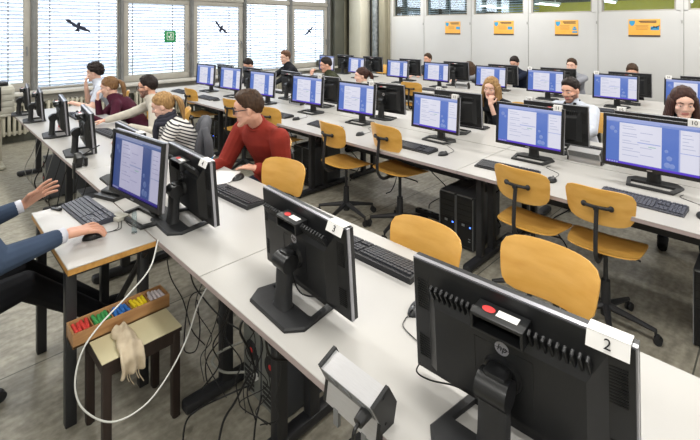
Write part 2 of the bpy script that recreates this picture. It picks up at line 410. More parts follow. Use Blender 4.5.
# radiators, pipes
for i, v in enumerate((0.75, 2.05, 3.4, 4.7, 6.0, 7.2)):
    root = tag(empty('radiator', (-UW + .14, v, .12)), '', 'radiator', 'radiators under the windows')
    mb = MB(M['radiator'])
    for k in range(16): mb.box((0, -.5 + k * .066, .27), (.10, .04, .5), bev=.015)
    mb.box((0, 0, .06), (.05, 1.08, .04), bev=.01); mb.box((0, 0, .48), (.05, 1.08, .04), bev=.01)
    mb.build('radiator_fins', root)
    mb = MB(M['white']); mb.cyl((0.02, .56, .48), (.02, .64, .48), .028, seg=14); mb.cyl((0.02, .60, .02), (.02, .60, .48), .01, seg=8); mb.cyl((.02, .64, .48), (.02, .68, .48), .02, .024, seg=12); mb.build('radiator_valve', root)
    root['label'] = ['cream ribbed radiator under the leftmost window', 'cream ribbed radiator under the window with the large left bird sticker',
                     'cream ribbed radiator under the window with the green sign', 'cream ribbed radiator under the window with the middle bird sticker',
                     'cream ribbed radiator under the plain window between two bird stickers', 'cream ribbed radiator under the window nearest the far corner'][i]

# bird stickers and escape sign on panes
def bird(v, z, s, rot, lab):
    pl = [(-1, .35), (-.75, .42), (-.45, .25), (-.15, .1), (-.1, .3), (0, .38), (.1, .28), (.12, .08), (.45, .02), (.8, -.12), (1.05, -.35), (.8, -.32), (.55, -.3), (.25, -.22), (.12, -.2), (.2, -.5), (0, -.45), (-.18, -.52), (-.1, -.18), (-.35, -.08), (-.7, .12), (-.95, .22)]
    c, n = math.cos(rot), math.sin(rot)
    mt = Matrix.Translation((-UW - .054, v, z)) @ Matrix(((0, 0, 1, 0), (1, 0, 0, 0), (0, 1, 0, 0), (0, 0, 0, 1)))
    mb = MB(M['bird']); mb.prism([((x * c - y * n) * s, (x * n + y * c) * s) for x, y in pl], 0, .0015, mtx=mt)
    tag(mb.build('bird_sticker'), lab, 'sticker', 'black bird stickers on the windows')
bird(2.02, 1.83, .21, R(-12), 'black flying bird sticker on the large leftmost full pane')
bird(4.72, 1.80, .19, R(-25), 'black bird sticker on the openable window right of the green sign')
bird(7.17, 1.72, .17, R(55), 'black tilted bird sticker on the window nearest the far corner')
root = tag(empty('escape_sign', (-UW - .035, 3.60, 1.63)), 'small green escape sign stuck on the window pane', 'sign'); root.scale = (1, 1.15, 1.15)
MB(M['green']).box((0, 0, 0), (.006, .20, .20), bev=.002).build('sign_panel', root)
mb = MB(M['white']); s = .2
for (y, z, a, b) in ((0, .065, .11, .008), (0, -.055, .11, .008), (-.055, .005, .008, .12), (.055, .005, .008, .12)): mb.box((.0045, y, z), (.003, a, b))
mb.box((.0045, .005, .012), (.003, .05, .014), rot=Euler((R(40), 0, 0))); mb.box((.0045, -.015, -.012), (.003, .05, .014), rot=Euler((R(-50), 0, 0))); mb.box((.0045, .028, -.012), (.003, .04, .012), rot=Euler((R(80), 0, 0)))
mb.cyl((.003, .012, .036), (.006, .012, .036), .010, seg=12)
mb.build('sign_symbol', root)

# posters
for i, (u, wd, extra) in enumerate(((5.45, .40, 0), (4.22, .44, 1), (2.97, .42, 2), (1.72, .46, 3))):
    root = tag(empty('poster', W(u, VP - .001, 1.80)), ['yellow poster with a small blue shield, leftmost on the white wall', 'yellow poster second from the left on the white wall', 'yellow poster with a blue ship picture, second from the right', 'yellow poster with a dark aircraft picture, rightmost on the wall'][i], 'poster', 'yellow posters on the white wall')
    h = .30
    MB(M['poster']).box((0, -.002, 0), (wd, .003, h)).build('poster_sheet', root)
    mb = MB(M['poster_b']); sx = -wd / 2 + .055
    mb.prism([(sx - .042, .125), (sx + .042, .125), (sx + .042, .08), (sx + .02, .045), (sx, .035), (sx - .02, .045), (sx - .042, .08)], .0036, .005, mtx=Matrix.Rotation(PI / 2, 4, 'X'))
    mb.build('shield', root)
    mb = MB(M['poster_d']); mb.box((0, -.0045, -h / 2 + .016), (wd, .002, .03)); mb.build('printed_strip', root); mb = MB(M['poster_d']); mb.box((.05, -.0045, .115), (wd * .55, .002, .018)); mb.box((.06, -.0045, .09), (wd * .5, .002, .012)); mb.build('printed_title', root)
    mb = MB(M['poster_l'])
    for k in range(4): mb.box((-.03, -.0042, .045 - k * .022), (wd * .42 - .02 * (k % 2), .0015, .006))
    mb.build('printed_text', root)
    if extra == 2:
        mb = MB(M['poster_b']); mb.prism([(.10, -.01), (.19, -.01), (.175, -.04), (.115, -.04)], .0036, .005, mtx=Matrix.Rotation(PI / 2, 4, 'X')); mb.box((.145, -.0045, .01), (.04, .002, .03)); mb.box((.15, -.0045, -.075), (.09, .002, .03)); mb.build('picture', root)
    elif extra == 3:
        mb = MB(M['poster_b'], M['ink']); mb.box((.155, -.0042, -.005), (.12, .001, .06)); mb.box((.16, -.0055, .015), (.13, .001, .014), rot=Euler((0, R(-22), 0)), mi=1); mb.box((.16, -.006, .015), (.07, .001, .012), rot=Euler((0, R(30), 0)), mi=1); mb.build('picture', root)
    else:
        MB(M['poster_b']).box((.14, -.0045, 0), (.10, .002, .06)).build('picture', root)

# ceiling luminaires (housing + diffuser), the light itself is the area lamp under each
lum0 = None
for i, (x, y) in enumerate(LUM):
    if lum0 is None:
        lum0 = empty('ceiling_luminaire'); mb = MB(M['white'])
        for q in (-1, 1): mb.box((0, q * .16, -.05), (1.56, .02, .11), bev=.004); mb.box((q * .77, 0, -.05), (.02, .34, .11), bev=.004)
        mb.box((0, 0, -.006), (1.56, .34, .012))
        mb.build('housing', lum0); reg(lum0); o = lum0
    else: o = copy_tree(lum0)
    o.location = (x, y, CEIL)
    tag(o, 'long white ceiling luminaire hanging over the rows of tables', 'ceiling light', 'ceiling luminaires')
# glowing tubes hung beyond the clerestory, standing in for reflections in its glass
M['tube'] = mat('reflected_tube_glow', (1, 1, .95), 0.5, emit=5)
for i, (u, v) in enumerate(((5.2, VP + .9), (3.9, VP + .9), (2.7, VP + .9), (1.35, VP + .9))):
    root = tag(empty('reflected_tube', W(u, v + .6, (2.32, 2.34, 2.36, 2.32)[i]), R(90)), ['leftmost', 'second from left', 'third from left', 'rightmost'][i] + ' fluorescent tube light behind the high glass strip', 'ceiling light', 'tube lights in the next room')
    MB(M['tube']).cyl((-.7, 0, 0), (.7, 0, 0), .02, seg=10).build('tube', root)
    MB(M['white']).box((0, 0, .05), (1.5, .09, .05), bev=.005).box((-.72, 0, .01), (.04, .05, .05)).box((.72, 0, .01), (.04, .05, .05)).box((-.5, 0, .40), (.015, .015, .75)).box((.5, 0, .40), (.015, .015, .75)).build('reflected_fixture', root)
# a blind hanging in the far room
for i, (u, wd) in enumerate(((6.8, 1.2), (5.5, 1.2), (4.2, 1.0))):
    mb = MB(M['slat'])
    for k in range(22): mb.box((0, 0, k * .055), (wd, .045, .003), rot=Euler((R(35), 0, 0)))
    mb.box((0, 0, 1.23), (wd, .05, .05)); mb.box((-wd * .3, -.03, .6), (.02, .004, 1.2)); mb.box((wd * .3, -.03, .6), (.02, .004, 1.2))
    o = mb.build('venetian_blind'); o.location = W(u, VP + .55, 1.95)
    tag(o, ['pale venetian blind behind the leftmost high pane', 'pale venetian blind behind the second high pane', 'pale venetian blind behind the third high pane'][i], 'blind', 'blinds behind the high glass strip')

# ------------------------------------------------------------------ desks
DZ = 0.75
def desk(u0, u1, v0, v1, label, group, legs=(-1, 1), inset=.22):
    c = W((u0 + u1) / 2, (v0 + v1) / 2, 0); root = tag(empty('computer_desk', c), label, 'table', group)
    L = u1 - u0; D = v1 - v0
    mb = MB(M['laminate'], M['desk_edge'])
    mb.box((0, 0, DZ - .002), (L + .006, D, .004), bev=.0015, seg=1); 
    mb.box((0, 0, DZ - .0145), (L + .006, D - .002, .021), mi=1)
    mb.build('tabletop', root)
    for sx in legs:
        x = sx * (L / 2 - inset); mb = MB(M['black_metal'])
        mb.box((x, -.16, DZ / 2), (.05, .06, DZ - .06), bev=.008); mb.box((x, .02, DZ / 2), (.05, .06, DZ - .06), bev=.008)
        mb.box((x, 0, .035), (.065, D - .06, .05), bev=.015); mb.box((x, 0, DZ - .045), (.05, D - .1, .035), bev=.005)
        for q in (-1, 1): mb.cyl((x, q * (D / 2 - .07), 0), (x, q * (D / 2 - .07), .02), .022, seg=12)
        mb.build('leg', root)
    mb = MB(M['black_metal']); mb.box((0, .02, DZ - .05), (L - .44, .05, .04), bev=.004); mb.box((0, .13, DZ - .13), (L - .5, .12, .02)); mb.box((0, .19, DZ - .17), (L - .5, .006, .24))
    mb.build('cable_tray', root)
    return root
V1a, V1b = .857, 1.67; V2a, V2b, V2c, V2d = 2.83, 3.635, 3.645, 4.45; V3a, V3b, V3c, V3d = 5.9, 6.7, 6.71, 7.51
r1 = [(-.10, 1.75), (1.76, 3.66), (3.67, 5.3), (5.31, 6.80)]
n1 = ['white desk nearest the camera, carrying the monitors with cards 2 and 3', 'white desk in the nearest row under the notes of the man in red',
      'white desk in the nearest row, where the striped and beige shirts sit', 'white desk at the window end of the nearest row, before the boy in white']
for (a, b), n in zip(r1, n1): desk(a, b, V1a, V1b, n, 'desks of the nearest row')
r2 = [(-.3, 1.72), (1.73, 3.72), (3.73, 5.72), (5.73, 7.72)]
w4 = ['at the right edge of the picture', 'second from the right edge', 'third from the right edge', 'at the window end']
for (a, b), n in zip(r2, w4): desk(a, b, V2a, V2b, 'white desk ' + n + ', near half of second row', 'desks of the second row', (-1, 1) if a < 0 else (-1,), .06)
for (a, b), n in zip(r2, w4): desk(a, b, V2c, V2d, 'white desk ' + n + ', far half of second row', 'desks of the second row', (-1, 1) if a < 0 else (-1,), .06)
for (a, b), n in zip([(-.2, 1.8), (1.81, 3.8), (3.81, 5.8), (5.81, 7.8)], w4): desk(a, b, V3a, V3b, 'white desk ' + n + ', near half of rearmost row', 'desks of the rearmost row', (-1, 1) if a < 0 else (-1,), .06)
for (a, b), n in zip([(-.2, 1.8), (1.81, 3.8), (3.81, 5.8), (5.81, 7.3)], w4): desk(a, b, V3c, V3d, 'white desk ' + n + ', far half of rearmost row', 'desks of the rearmost row', (-1, 1) if a < 0 else (-1,), .06)

# teacher's small table
TT = (2.21, 3.03, .475, .852)
root = tag(empty('side_table', W((TT[0] + TT[1]) / 2, (TT[2] + TT[3]) / 2, 0)), 'small white table with wooden edge carrying the keyboard of the man in the suit', 'table')
L, D = TT[1] - TT[0], TT[3] - TT[2]
MB(M['laminate'], M['wood_edge']).box((0, 0, DZ - .003), (L, D, .006), bev=.002, seg=1).box((0, 0, DZ - .0185), (L - .002, D - .002, .025), mi=1).build('tabletop', root)
for sx in (-1, 1):
    for sy in (-1, 1):
        MB(M['black_metal']).box((sx * (L / 2 - .095), sy * (D / 2 - .03), (DZ - .03) / 2), (.045, .045, DZ - .03), bev=.004).build('leg', root)
mb = MB(M['black_metal'])
for sy in (-1, 1): mb.box((0, sy * (D / 2 - .03), DZ - .055), (L - .14, .025, .045))
for sx in (-1, 1): mb.box((sx * (L / 2 - .095), 0, DZ - .055), (.025, D - .1, .045))
mb.tube([(L / 2 - .06, D / 2 - .03, .68), (-L / 2 + .2, D / 2 - .03, .1)], .016, 8)
mb.build('apron', root)

# beige table and cabinet at far left
root = tag(empty('beige_table', W(7.35, .20, -.04)), 'beige steel framed table at the left edge beyond the windows end of the first row', 'table')
MB(M['beige']).box((0, 0, .735), (.8, 1.5, .03), bev=.006).build('tabletop', root)
for sy in (-.6, .6):
    MB(M['radiator']).box((0, sy, .38), (.09, .06, .68), bev=.01).box((0, sy, .068), (.72, .07, .05), bev=.02).box((0, sy, .70), (.7, .05, .04)).build('leg', root)
root = tag(empty('drawer_cabinet', W(7.15, .68, .71)), 'beige desktop drawer unit at the left edge standing on the beige table', 'cabinet')
MB(M['beige']).box((0, 0, .175), (.34, .46, .35), bev=.006).build('cabinet_body', root)
for k in range(4):
    d = MB(M['beige'], M['fan']).box((0, .235, .05 + k * .078), (.31, .014, .07), bev=.004).box((0, .243, .065 + k * .078), (.10, .006, .012), mi=1).build('drawer', root)
for k in range(4):
    MB(M['beige'], M['fan']).box((.176, 0, .05 + k * .078), (.012, .43, .07), bev=.004).build('drawer_front', root)
mb = MB(M['black']); mb.box((0, 0, .025), (.28, .36, .05), bev=.008); mb.box((.142, 0, .03), (.004, .3, .01)); o = mb.build('network_box'); o.location = W(7.15, .68, 1.06)
tag(o, 'flat dark box lying on top of the beige drawer unit', 'box')
mb = MB(M['black']); mb.box((0, 0, .20), (.05, .40, .30), bev=.008); mb.box((-.02, 0, .03), (.04, .05, .1)); mb.box((0, 0, .006), (.2, .24, .012), bev=.004)
o = mb.build('dark_screen', ); o.location = W(6.96, .58, .71)
tag(o, 'dark switched-off screen at the left edge in front of the beige drawer unit', 'monitor')

# ------------------------------------------------------------------ monitor prototype (screen faces -Y)
SW, SH = .53, .335; ZB = .105
def make_monitor(high=False):
    root = empty('computer_monitor')
    zc = ZB + SH / 2; yf = -.085; TL = Matrix.Translation((0, yf, zc)) @ Matrix.Rotation(R(-4), 4, 'X')
    # local panel coords: x width, y depth (front is -), z height about centre
    def place(o): o.data.transform(TL); return o
    hw, hh = SW / 2, SH / 2
    mb = MB(M['black'], M['silver']); bz = .018
    for (cx, cz, sx, sz) in ((0, hh - bz / 2, SW, bz), (0, -hh + bz * .6, SW, bz * 1.2), (-hw + bz / 2, bz * .1, bz, SH), (hw - bz / 2, bz * .1, bz, SH)):
        mb.box((cx, -.008, cz), (sx, .016, sz - (2 * bz + .2 * bz if sx < sz else 0)))
    place(mb.build('bezel', root))
    mb = MB(M['silver'])
    for (cx, cz, sx, sz) in ((0, hh - .001, SW + .002, .004), (0, -hh + .001, SW + .002, .004), (-hw + .001, 0, .004, SH), (hw - .001, 0, .004, SH)):
        mb.box((cx, .006, cz), (sx, .012, sz))
    mb.box((0, -.0168, hh - bz / 2), (.006, .001, .004)); mb.box((0, -.0168, -hh + .01), (.03, .001, .006))
    place(mb.build('edge_trim', root))
    # back shell
    mb = MB(M['shell'], M['slot'])
    def ring(x0, x1, z0, z1, y): return [(x0, y, z0), (x1, y, z0), (x1, y, z1), (x0, y, z1)]
    a = ring(-hw + .003, hw - .003, -hh + .003, hh - .003, .004); b = ring(-hw + .003, hw - .003, -hh + .003, hh - .003, .016)
    c = ring(-hw + .05, hw - .05, -hh + .03, hh - .035, .020); d = ring(-hw + .085, hw - .085, -hh + .05, hh - .10, .048)
    vs = a + b + c + d; fs = [(3, 2, 1, 0)]
    for k in range(3):
        for i in range(4): fs.append((k * 4 + i, k * 4 + (i + 1) % 4, (k + 1) * 4 + (i + 1) % 4, (k + 1) * 4 + i))
    fs.append((12, 13, 14, 15)); mb.raw(vs, fs)
    # cooling ribs on the upper slope, either side of the top box
    for k in range(26):
        x = -.185 + k * (.37 / 25)
        if abs(x) < .055: continue
        mb.box((x, .040, hh - .068), (.007, .016, .070), rot=Euler((R(-27), 0, 0)), bev=.002, seg=1)
    for sx in (-1, 1):
        for k in range(12):
            mb.box((sx * (hw - .032), .0185, .09 - k * .0075 + .02), (.034, .004, .003), mi=1)
        for k in range(9): mb.box((sx * (hw - .032), .0185, -.06 - k * .0075), (.034, .004, .003), mi=1)
    place(mb.build('back_shell', root, ang=20))
    # box on the back with stickers
    mb = MB(M['black'], M['slot']); mb.box((0, .052, hh - .034), (.125, .056, .009), bev=.002); mb.box((-.059, .052, hh - .052), (.007, .056, .04), bev=.002); mb.box((.059, .052, hh - .052), (.007, .056, .04), bev=.002)
    mb.box((0, .03, hh - .052), (.12, .006, .04), mi=1); mb.box((0, .052, hh - .072), (.125, .056, .006), bev=.002)
    bx = place(mb.build('rear_box', root))
    mb = MB(M['paper'], M['red']); mb.box((-.018, .05, hh - .0292), (.05, .022, .001)); mb.prism([(.028 + .016 * math.cos(t * PI / 8), .05 + .011 * math.sin(t * PI / 8)) for t in range(16)], hh - .0296, hh - .0284, mi=1)
    st = place(mb.build('sticker', bx))
    # brand mark
    mb = MB(M['silver']); mb.prism([(.017 * math.cos(t * PI / 12), .017 * math.sin(t * PI / 12)) for t in range(24)], 0, .0012, mtx=Matrix.Translation((0, .0478, .048)) @ Matrix.Rotation(-PI / 2, 4, 'X'))
    lg = place(mb.build('logo_disc', root))
    t = text_mesh('logo_letters', 'hp', .024, M['black'], lg, Matrix.Translation((0, .0495, .0495)) @ Matrix.Rotation(PI, 4, 'Z') @ Matrix.Rotation(PI / 2, 4, 'X'), .0004, .25); place(t)
    # mount plate outline
    mb = MB(M['black']); mb.cyl((0, .046, -.018), (0, .060, -.018), .047, .043, seg=28)
    for (cx, cz, sx, sz) in ((0, .048, .14, .003), (-.07, -.02, .003, .135), (.07, -.02, .003, .135)): mb.box((cx, .048, cz), (sx, .002, sz))
    place(mb.build('mount_plate', root))
    # screen
    mb = MB(M['s_blue'], M['s_blue2'], M['s_white'], M['s_bar'], M['s_text'], M['s_green'], M['s_task'])
    iw, ih = SW - 2 * bz, SH - 2.2 * bz; x0, z0 = -iw / 2, -hh + bz * 1.2
    def q(a, b, c, d, mi, lay=0):   # fractions left,right,bottom,top
        mb.box((x0 + iw * (a + b) / 2, -.006 - lay * .0005, z0 + ih * (c + d) / 2), (iw * (b - a), .0006, ih * (d - c)), mi=mi)
    q(0, 1, 0, 1, 0); q(0, 1, .945, 1, 3, 1); q(0, 1, .895, .945, 1, 1); q(0, .6, .92, .94, 3, 2)
    q(.155, .62, .05, .895, 2, 1); q(.80, 1, .05, .895, 2, 1); q(.795, .81, .05, .895, 3, 2); q(0, 1, 0, .045, 6, 1); q(.81, 1, .42, .435, 3, 2)
    for k in range(5): q(.01 + k * .028, .028 + k * .028, .008, .036, 3, 2)
    rnd = random.Random(3)
    for k in range(13): a = .19 + (.2 if k % 3 == 2 else 0); q(a, a + rnd.uniform(.1, .2), .82 - k * .052, .832 - k * .052, 4, 2)
    q(.36, .61, .50, .52, 3, 3); q(.48, .56, .44, .455, 5, 3)
    for k in range(5): q(.83, .83 + rnd.uniform(.05, .14), .8 - k * .07, .812 - k * .07, 4, 2)
    for (a, b, r) in ((.70, .28, .030), (.68, .14, .034), (.73, .13, .03), (.67, .42, .02), (.07, .75, .03), (.11, .68, .02)):
        mb.prism([(x0 + iw * a + r * iw * math.cos(t * PI / 10), z0 + ih * b + r * iw * math.sin(t * PI / 10)) for t in range(20)], .0068, .0072, 1, Matrix.Rotation(PI / 2, 4, 'X'))
    place(mb.build('screen', root, ang=None))
    # stand
    mb = MB(M['black']); hz = zc - .018
    mb.box((0, yf + .078, hz), (.058, .05, .06), bev=.012); mb.cyl((-.036, .005, hz - .012), (.036, .005, hz - .012), .034, seg=24)
    mb.build('tilt_hinge', root)
    mb = MB(M['black_rough'])
    mb.raw(*loft([(0, .018, .010, .092, .060), (0, .014, .03, .078, .050), (0, .010, .10, .072, .046), (0, .006, hz - .02, .070, .046), (0, .004, hz + .004, .066, .040)]))
    mb.build('stand_column', root)
    # base plate with a rectangular opening
    mb = MB(M['black_rough'])
    o_ = [(-.155, .030), (-.115, .085), (.115, .085), (.155, .030), (.125, -.130), (-.125, -.130)]
    i_ = [(-.122, -.022), (-.112, -.018), (.112, -.018), (.122, -.022), (.103, -.110), (-.103, -.110)]
    n = 6; vs = [(x, y, 0) for x, y in o_] + [(x, y, 0) for x, y in i_] + [(x, y, .009) for x, y in o_] + [(x * .96, y * .96, .015) for x, y in o_] + [(x, y, .015) for x, y in i_]
    fs = []
    for i in range(n):
        j = (i + 1) % n
        fs += [(i, j, n + j, n + i), (i, j, 2 * n + j, 2 * n + i), (2 * n + i, 2 * n + j, 3 * n + j, 3 * n + i), (3 * n + i, 3 * n + j, 4 * n + j, 4 * n + i), (n + i, n + j, 4 * n + j, 4 * n + i)]
    mb.raw(vs, fs); mb.build('stand_base', root, ang=20)
    reg(root)
    return root
def loft(secs, seg=20, n=3.2):
    vs = []; fs = []
    for (x, y, z, a, b) in secs:
        for k in range(seg):
            t = 2 * PI * k / seg; c, s_ = math.cos(t), math.sin(t)
            r = (abs(c) ** n + abs(s_) ** n) ** (-1 / n); vs.append((x + a / 2 * r * c, y + b / 2 * r * s_, z))
    for i in range(len(secs) - 1):
        for k in range(seg): k2 = (k + 1) % seg; fs.append((i * seg + k, i * seg + k2, (i + 1) * seg + k2, (i + 1) * seg + k))
    fs.append(tuple(reversed(range(seg)))); fs.append(tuple((len(secs) - 1) * seg + k for k in range(seg)))
    return vs, fs
mon0 = make_monitor()
_used = [False]
CARD = {}
def monitor(u, v, rz, label, group, scale=1.0, card=None, side=1, drop=0.0, sz=1.0):
    o = mon0 if not _used[0] else copy_tree(mon0); _used[0] = True
    o.location = W(u, v, DZ); o.rotation_euler = (0, 0, rz); o.scale = (scale, scale, scale * sz)
    tag(o, label, 'monitor', group)
    for ch in KIDS[o.name]:
        if not ch.name.startswith('stand'): ch.location.z = -drop
        elif ch.name.startswith('stand_column'): ch.scale.z = 1 - drop / .26
    if card:
        z = ZB + SH - drop; y = -.097; mb = MB(M['paper'])
        if drop > .06:    # folded card hung over the rear of the panel
            x = side * (SW / 2 - .050); mb.box((x, y + .0475, z - .012), (.080, .0012, .034), rot=Euler((R(22), 0, 0))); mb.box((x, y + .024, z + .0045), (.080, .036, .0012))
            c = mb.build('number_card', o)
            text_mesh('card_number', card, .030, M['ink'], c, Matrix.Translation((x, y + .0496, z - .0112)) @ Matrix.Rotation(PI, 4, 'Z') @ Matrix.Rotation(R(68), 4, 'X'))
        else:
            x = side * (SW / 2 - .045); z += .006
            mb.box((x, y + .001, z), (.062, .0012, .042), rot=Euler((R(-8), 0, 0))); mb.box((x, y + .027, z), (.062, .0012, .042), rot=Euler((R(8), 0, 0))); mb.box((x, y + .014, z + .021), (.062, .022, .0012))
            c = mb.build('number_card', o)
            text_mesh('card_number', card, .034, M['ink'], c, Matrix.Translation((x, y - .0005, z)) @ Matrix.Rotation(R(82), 4, 'X'))
            text_mesh('card_number', card, .034, M['ink'], c, Matrix.Translation((x, y + .0285, z)) @ Matrix.Rotation(PI, 4, 'Z') @ Matrix.Rotation(R(82), 4, 'X'))
    return o
# ------------------------------------------------------------------ monitors
G1, G2, G2b, G3, G3b = 'monitors of the nearest row seen from behind', 'lit monitors facing the camera in the second row', 'monitors of the second row seen from behind', 'lit monitors facing the camera in the rearmost row', 'monitors of the rearmost row seen from behind'
near = [(.50, 1.0, 3, '2', 'big black monitor at the bottom right with card 2, seen from behind', 1.06),
        (1.335, .995, -3, '3', 'black monitor seen from behind with card 3 and a red sticker on its rear box', 1.03),
        (2.33, 1.0, -2, '4', 'black monitor seen from behind with card 4, in front of the man in red', 1.05),
        (3.26, 1.0, 0, '5', 'black monitor seen from behind, right behind the lit screen of the man in the suit', 1.0),
        (4.22, .97, -7, None, 'rearmost-but-three black monitor in the nearest row, beside the grey laptop-like keyboard', 1.03),
        (5.07, .97, -7, None, 'black monitor in the nearest row in front of the girl in maroon', 1.03),
        (6.03, .95, -7, None, 'second black monitor from the window end of the nearest row', .98),
        (6.60, .92, -7, None, 'black monitor at the very window end of the nearest row', .98)]
near[4] = near[4][:4] + ('fourth black monitor from the window end of the nearest row', 1.03)
near[5] = near[5][:4] + ('third black monitor from the window end of the nearest row', 1.03)
for u, v, a, c, l, s in near: monitor(u, v, PI + R(a), l, G1, s, c, -1, .064, .94)
fr = [(.63, 3.50, -1, '10', 'large lit monitor at the right edge with card 10', 1.04), (1.44, 3.52, 0, '11', 'lit monitor with card 11 facing the camera', 1.0),
      (2.30, 3.50, -2, '12', 'lit monitor with card 12 facing the camera', .98), (3.34, 3.52, 2, '13', 'lit monitor with card 13 facing the camera', 1.03),
      (4.18, 3.52, 3, '14', 'lit monitor with card 14 facing the camera', 1.05), (5.14, 3.50, 5, None, 'lit monitor of the second row behind the head of the man in red', 1.03),
      (5.98, 3.50, 4, None, 'second lit monitor from the window end of the second row', 1.04), (6.78, 3.50, 4, None, 'lit monitor at the window end of the second row', 1.03)]
for u, v, a, c, l, s in fr: monitor(u, v, R(a), l, G2, s, c, 1)
rr = [(.70, 3.86, 0, '15', 'dark monitor seen from behind with card 15, in front of the dark-haired woman'), (1.42, 3.86, 2, '16', 'dark monitor with card 16, seen from behind, before the man in the white jacket'),
      (2.38, 3.86, 2, '17', 'dark monitor seen from behind with card 17, in front of the blonde woman'), (3.32, 3.84, 4, '18', 'dark monitor seen from behind, in front of the woman with a ponytail'),
      (4.40, 3.86, 3, None, 'dark monitor seen from behind, in front of the man in the olive sweater'), (5.24, 3.92, -4, None, 'dark monitor seen from behind before the reddish-haired man in the dark jacket'),
      (6.2, 3.86, 0, None, 'dark monitor seen from behind, second from the window end of the second row'), (7.08, 3.86, 0, None, 'dark monitor seen from behind at the window end of the second row')]
for u, v, a, c, l in rr: monitor(u, v, PI + R(a), l, G2b, 1.0, c, 1, .04)
f3 = [(.80, 6.62, '24', 'lit monitor with card 24 behind the dark-haired woman, at the right edge'), (1.60, 6.62, '23', 'lit monitor with card 23 in front of the man in the black T-shirt'),
      (2.50, 6.62, '22', 'lit monitor with card 22, left of the bearded man in the white jacket'), (3.35, 6.62, None, 'lit monitor directly behind the blonde woman'),
      (4.38, 6.62, None, 'lit monitor in the rearmost row before the boy at the middle poster side'), (5.25, 6.62, None, 'lit monitor in the rearmost row right of the thick metal pipe'),
      (6.34, 6.62, None, 'lit monitor in the rearmost row behind the woman with the ponytail'), (7.26, 6.62, None, 'lit monitor in the rearmost row behind the man in olive, at the window end')]
f3[4] = (4.38, 6.62, None, 'lit monitor of the rearmost row fifth from the right edge')
for i, (u, v, c, l) in enumerate(f3): monitor(u, v, R((-2, 0, 1, 0, 0, -2, -6, -4)[i]), l, G3, 1.0, c, -1 if i < 3 else 1)
r3 = ['rightmost dark monitor of the rearmost row, behind card 24', 'dark monitor in front of the man in the black T-shirt in the rearmost row', 'dark monitor in front of the boy with brown quiff in the rearmost row',
      'dark monitor in front of the man with black hair and navy sweater', 'dark monitor in front of the long-haired woman in grey, rearmost row', 'dark monitor in front of the boy beneath the leftmost white panel',
      'dark monitor of the rearmost row second from the window end', 'dark monitor of the rearmost row at the window end']
for i, u in enumerate((.72, 1.55, 2.5, 3.4, 4.3, 5.35, 6.35, 7.2)): monitor(u, 6.98, PI + R((0, 0, 3, 0, 0, 0, 4, 0)[i]), r3[i], G3b, .98, None)
# the man in the suit's own screen on the little table's far side
mt_ = monitor(2.52, .955, R(7), 'lit monitor facing the man in the suit at the left', 'lit monitor of the small table', 1.05, None)

for ch in KIDS[mt_.name]:
    if ch.name.startswith('screen'):
        ch.data = ch.data.copy()
        for i_, (k_, c_) in enumerate((('a', '3c4f86'), ('b', '596b9c'), ('c', 'b4b2cc'), ('d', '8f96b8'), ('e', '9a9ab8'), ('f', '8aa8a4'), ('g', '352a80'))): ch.data.materials[i_] = smat('dim_screen_' + k_, c_, .72)
# ------------------------------------------------------------------ keyboards and mice
def make_keyboard(light=False):
    root = empty('keyboard'); Wd, Dp = .44, .145
    mb = MB(M['kb_l'] if light else M['kb'])
    prof = [(-Dp / 2, 0), (Dp / 2, 0), (Dp / 2, .024), (Dp / 2 - .015, .026), (-Dp / 2 + .004, .010), (-Dp / 2, .007)]
    n = len(prof); vs = [(-Wd / 2, y, z) for y, z in prof] + [(Wd / 2, y, z) for y, z in prof]
    fs = [tuple(range(n)), tuple(reversed(range(n, 2 * n)))] + [(i, (i + 1) % n, n + (i + 1) % n, n + i) for i in range(n)]
    mb.raw(vs, fs); mb.build('keyboard_body', root, ang=20)
    mb = MB(M['key_l'] if light else M['key']); sl = math.atan2(.016, Dp - .02)
    def kz(y): return .010 + (y + Dp / 2) * .016 / (Dp - .02) + .003
    rows = [-.052, -.033, -.014, .005, .024, .049]
    for r, y in enumerate(rows):
        for x0, n_, p in ((-.208, 15, .0188), (.083, 3, .0188), (.146, 4, .0175)):
            if x0 > 0.08 and x0 < .1 and r == 2: continue
            k = 0
            while k < n_:
                wdt = p * .84; x = x0 + k * p + p / 2
                if r == 0 and n_ == 15 and k == 4: wdt = p * 5.9; x = x0 + 7 * p
                mb.box((x, y, kz(y)), (wdt, .0155, .007), rot=Euler((sl, 0, 0)))
                k += 6 if (r == 0 and n_ == 15 and k == 4) else 1
    mb.build('keys', root); reg(root); return root
kb0, kb1 = make_keyboard(), make_keyboard(True); kused = {}
def keyboard(u, v, a, label, light=False, s=1, group=None):
    p = kb1 if light else kb0
    o = p if not kused.get(p.name) else copy_tree(p); kused[p.name] = 1
    o.location = W(u, v, DZ + .0005); o.rotation_euler = (0, 0, a); o.scale = (s,) * 3
    tag(o, label, 'keyboard', group or 'keyboards on the desks')
def make_mouse():
    root = empty('computer_mouse')
    def f(d, v):
        v.z = max(v.z, 0); v.z *= (1.0 + .35 * (-d.y)); v.x *= 1 - .12 * d.y * d.y; return v
    MB(M['black']).ell((0, 0, 0), (.031, .056, .031), 20, 14, fn=f).build('mouse_shell', root, ang=None)
    mb = MB(M['slot'], M['grey_metal']); mb.box((0, .034, .0205), (.0016, .034, .006), rot=Euler((R(-28), 0, 0))); mb.cyl((-.004, .032, .022), (.004, .032, .022), .007, seg=12, mi=1); mb.build('scroll_wheel', root)
    reg(root); return root
ms0 = make_mouse(); mused = []
